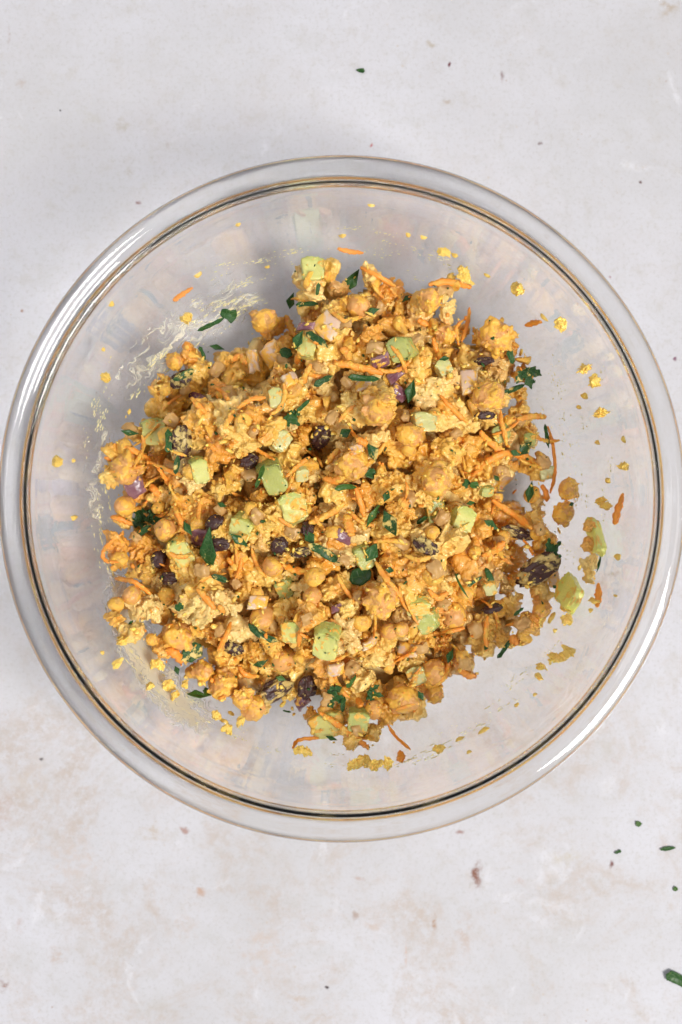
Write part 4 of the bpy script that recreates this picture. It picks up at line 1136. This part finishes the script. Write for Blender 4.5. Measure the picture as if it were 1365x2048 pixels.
streaks('dressing_streaks', [
    (440, 610, 110, 45, 22, 120, 2, 5, 4), (380, 690, 110, 40, 38, 110, 2, 5, 4), (480, 605, 60, 14, 15, 70, 1.5, 3.5, 8), (300, 740, 90, 30, 45, 70, 2, 6, 3),
    (205, 830, 80, 26, 75, 90, 2, 6, 2.5), (200, 1000, 110, 22, 95, 80, 2, 5, 3), (220, 1130, 100, 20, 110, 90, 2, 6, 3), (560, 520, 120, 26, 8, 80, 2, 5, 3),
    (780, 490, 120, 30, -8, 60, 2, 5, 2), (900, 530, 80, 40, -25, 40, 2, 6, 2), (1130, 860, 140, 45, 95, 110, 2, 5, 2), (1180, 900, 110, 50, 80, 60, 2, 6, 1.6), (1200, 1020, 60, 30, 85, 50, 2, 6, 1.5),
    (1130, 1120, 90, 26, 80, 60, 2, 5, 2), (1060, 1330, 80, 22, 40, 50, 2, 5, 2.5), (930, 1460, 130, 28, 28, 90, 2, 5, 4), (860, 1510, 70, 14, 18, 40, 2, 5, 4),
    (480, 1470, 70, 16, -20, 50, 2, 5, 2.5), (650, 1520, 60, 16, 0, 20, 2, 4, 3), (330, 1370, 110, 40, -45, 90, 2, 6, 3), (750, 455, 120, 20, 0, 30, 2, 5, 2)],
    'pale', 'pale yellow streaks of dressing wiped along the inner glass wall')


def film(name, pts, halfw, fade, label):
    """a thin wiped film on the glass along a path of pixels"""
    c = catmull([(x, y) for x, y in pts], 12); n = len(c); m = 12
    vs, fs, fd, uvs = [], [], [], []
    L = 0
    for i in range(n):
        t = c[min(i + 1, n - 1)] - c[max(i - 1, 0)]; t /= np.linalg.norm(t); nn = np.array([-t[1], t[0]])
        if i: L += np.linalg.norm(c[i] - c[i - 1])
        for j in range(m + 1):
            s = j / m * 2 - 1; q = c[i] + nn * s * halfw
            p, nr = wall(*q); vs.append(tuple(p + nr * .00016))
            u = i / (n - 1); fd.append(fade * (1 - s * s) * min(1, u * 4, (1 - u) * 4)); uvs.append((L / 1000, s * halfw / 1000))
    N = m + 1
    fs = [(a * N + b, (a + 1) * N + b, (a + 1) * N + b + 1, a * N + b + 1) for a in range(n - 1) for b in range(m)]
    me = mesh_from(name, vs, fs)
    at = me.attributes.new('fade', 'FLOAT', 'POINT'); at.data.foreach_set('value', fd)
    ul = me.uv_layers.new(name='UVMap')
    for l in me.loops: ul.data[l.index].uv = uvs[l.vertex_index]
    o = link(name, me, M['film']); tag(o, label, 'dressing smear'); return o


film('dressing_film', [(222, 1090), (238, 1180), (270, 1280), (320, 1365), (390, 1430), (490, 1475)], 54, 1.2, 'creamy whitish smear wiped along the glass beside the lower edge of the heap')
film('dressing_film', [(225, 860), (290, 740), (380, 655), (470, 600), (560, 570)], 80, .72, 'faint pale streaky smear on the glass above the upper edge of the heap')
film('dressing_film', [(200, 1100), (192, 1000), (200, 900), (225, 830)], 40, .66, 'faint upright smear on the glass beside the big pale orange chickpea')

GLASS_CARROT = [([(344, 598), (358, 588), (383, 571)], 11, 'thin carrot shred stuck on the glass above the upper smear'), ([(676, 493), (700, 499), (728, 501)], 11, 'carrot shred stuck flat on the glass above the topmost celery'),
                ([(1056, 647), (1070, 643), (1086, 640)], 12, 'short carrot chip on the glass between two dressing blobs'), ([(1236, 1049), (1243, 1020), (1252, 988)], 15, 'forked carrot shred stuck high on the glass'),
                ([(1201, 1216), (1204, 1192), (1203, 1170)], 15, 'stubby carrot piece on the glass below the tall celery')]
for n, (pts, w, lab) in enumerate(GLASS_CARROT):
    P3 = []
    for q in pts:
        p, nr = wall(*q); P3.append(tuple(p + nr * mm(w, p.z) * .45))
    w_ = mm(w, P3[0][2]); vs, fs = strip(P3, [w_ * .45, w_, w_ * .9, w_ * .35], w_ * .55, .4, 60 + n * 3.1, 8)
    tag(own('carrot_shred', vs, fs, 'carrot_o'), lab, 'carrot', 'carrot shreds in the salad')

for (px, py, w, h, a, mat, lab) in ((1151, 1193, 58, 42, 25, 'celery_l', 'lime green celery piece lying on the glass away from the heap'), (1205, 1076, 24, 56, 8, 'celery_l', 'tall coated celery piece stuck high on the glass wall')):
    p, nr = wall(px, py); me = with_mat(CEL[3], mat); o = link('celery_cube', me)
    u, v_ = frame(p, nr, a); o.scale = (mm(w, p.z) / .0092 / max(math.hypot(u.x, u.y), .6), mm(h, p.z) / .0092 / max(math.hypot(v_.x, v_.y), .6), .45)
    o.rotation_euler = Matrix((u, v_, nr)).transposed().to_euler(); o.location = p + nr * .0028
    settle(o, me); tag(o, lab, 'celery', 'celery cubes in the salad')
for (px, py, d, lab) in ((1196, 1128, 36, 'yellow mash lump under the tall celery on the glass'), (1208, 1056, 27, 'mash lump stuck on top of the tall celery'), (1207, 1096, 30, 'mash lump smeared over the foot of the tall celery'), (1193, 1154, 28, 'lowest mash lump below the tall celery on the glass')):
    p, nr = wall(px, py); o = link('mash_lump', LUMP[d % 14]); s = mm(d, p.z) / .011
    o.scale = (s, s, s * .7); o.location = p + nr * (.006 if 'top' in lab or 'foot' in lab else .002); settle(o, o.data); tag(o, lab, 'salad lump', 'mash lumps in the salad')
for (px, py, L, Wd, a, sh, mat, lab) in ((1205, 1128, 34, 10, 80, 'kite', 'parsley', 'narrow leaf pressed beside the mash under the tall celery'), (392, 1396, 52, 22, 12, 'kite', 'parsley_l', 'bright green leaf lying on the cream smear'),
                                         (411, 1390, 22, 20, 60, 'flag', 'parsley_l', 'small leaf lobe next to the bright green leaf on the smear'), (573, 1428, 16, 5, -10, 'strip', 'parsley', 'tiny leaf sliver on the glass below the lilac onion')):
    p, nr = wall(px, py); o, me = add_leaf(px, py, L, Wd, a, sh, mat, lab, p + nr * .0012, nr, 'parsley leaves in the salad', .1); settle(o, me)

# ------------------------------------------------------------------ bits on the board
for (px, py, L, Wd, a, mat, lab) in ((1357, 1959, 52, 24, -26, 'parsley', 'folded parsley leaf on the board at its lower corner'), (1337, 1698, 28, 8, 8, 'parsley', 'slim parsley shred on the board'),
                                     (1237, 1705, 13, 6, 20, 'parsley', 'tiny dark parsley chip on the board beside the slim shred'), (1278, 1649, 10, 12, 70, 'parsley_l', 'tiny green parsley chip on the board nearest the bowl rim'),
                                     (1352, 1779, 9, 9, 40, 'parsley_l', 'tiny round parsley fleck on the board below the slim shred'), (722, 140, 15, 8, -8, 'parsley', 'tiny dark parsley fleck on the board above the bowl')):
    p = unproj(px, py, .001); big = L > 40
    o, me = add_leaf(px, py, L * 1.08, Wd * 1.08, a, 'strip' if big else 'flag', mat, lab, p, Vector((0, -.1 if big else 0, 1)).normalized(), 'parsley bits on the board', .25 if big else .1)
    v = get_v(me) @ np.array(o.rotation_euler.to_matrix()).T; o.location.z = .0003 - v[:, 2].min()


# ------------------------------------------------------------------ one-of-a-kind wording for loose lumps next to a piece that is easy to find
def to_px(o):
    d = CAM.z - o.location.z
    return 682.5 + (o.location.x - CAM.x) / d * F_PX, 1024.0 - (o.location.y - CAM.y) / d * F_PX


LAND = [(to_px(o), o['label']) for o in S.objects if o.get('label') and o.get('group') != 'thin carrot shreds in the mash' and o.get('category') in ('chickpea', 'celery', 'onion', 'raisin', 'carrot', 'parsley leaf') and len(o['label'].split()) <= 11]
for stem, word, grp in (('salad lump', 'mash lump', 'mash lumps in the salad'), ('chickpea piece', 'broken chickpea piece', 'broken chickpea pieces in the salad'), ('carrot', 'thin curled carrot shred', 'thin carrot shreds in the mash'), ('chickpea skin', 'loose chickpea skin', 'loose chickpea skins in the salad'),
                        ('dressing splash', 'dressing splash', 'dressing splashes on the glass')):
    pool = [(to_px(o), o) for o in S.objects if o.get('category') == stem and o.get('group') == grp]
    done = set(); cand = []
    for (lx, ly), lab in LAND:
        if len(word.split()) + 3 + len(lab.split()) > 16: continue
        for way, sg in (('above', -1), ('below', 1)):
            best = [((px - lx) ** 2 + (py - ly) ** 2, o) for (px, py), o in pool if (py - ly) * sg > 14 and abs(px - lx) < abs(py - ly) * .6]
            if best:
                d, o = min(best, key=lambda q: q[0])
                if d < 75 ** 2: cand.append((d, o, f'{word} just {way} the {lab}'))
    for d, o, lab in sorted(cand, key=lambda q: q[0]):
        if o.name not in done: done.add(o.name); o['label'] = lab
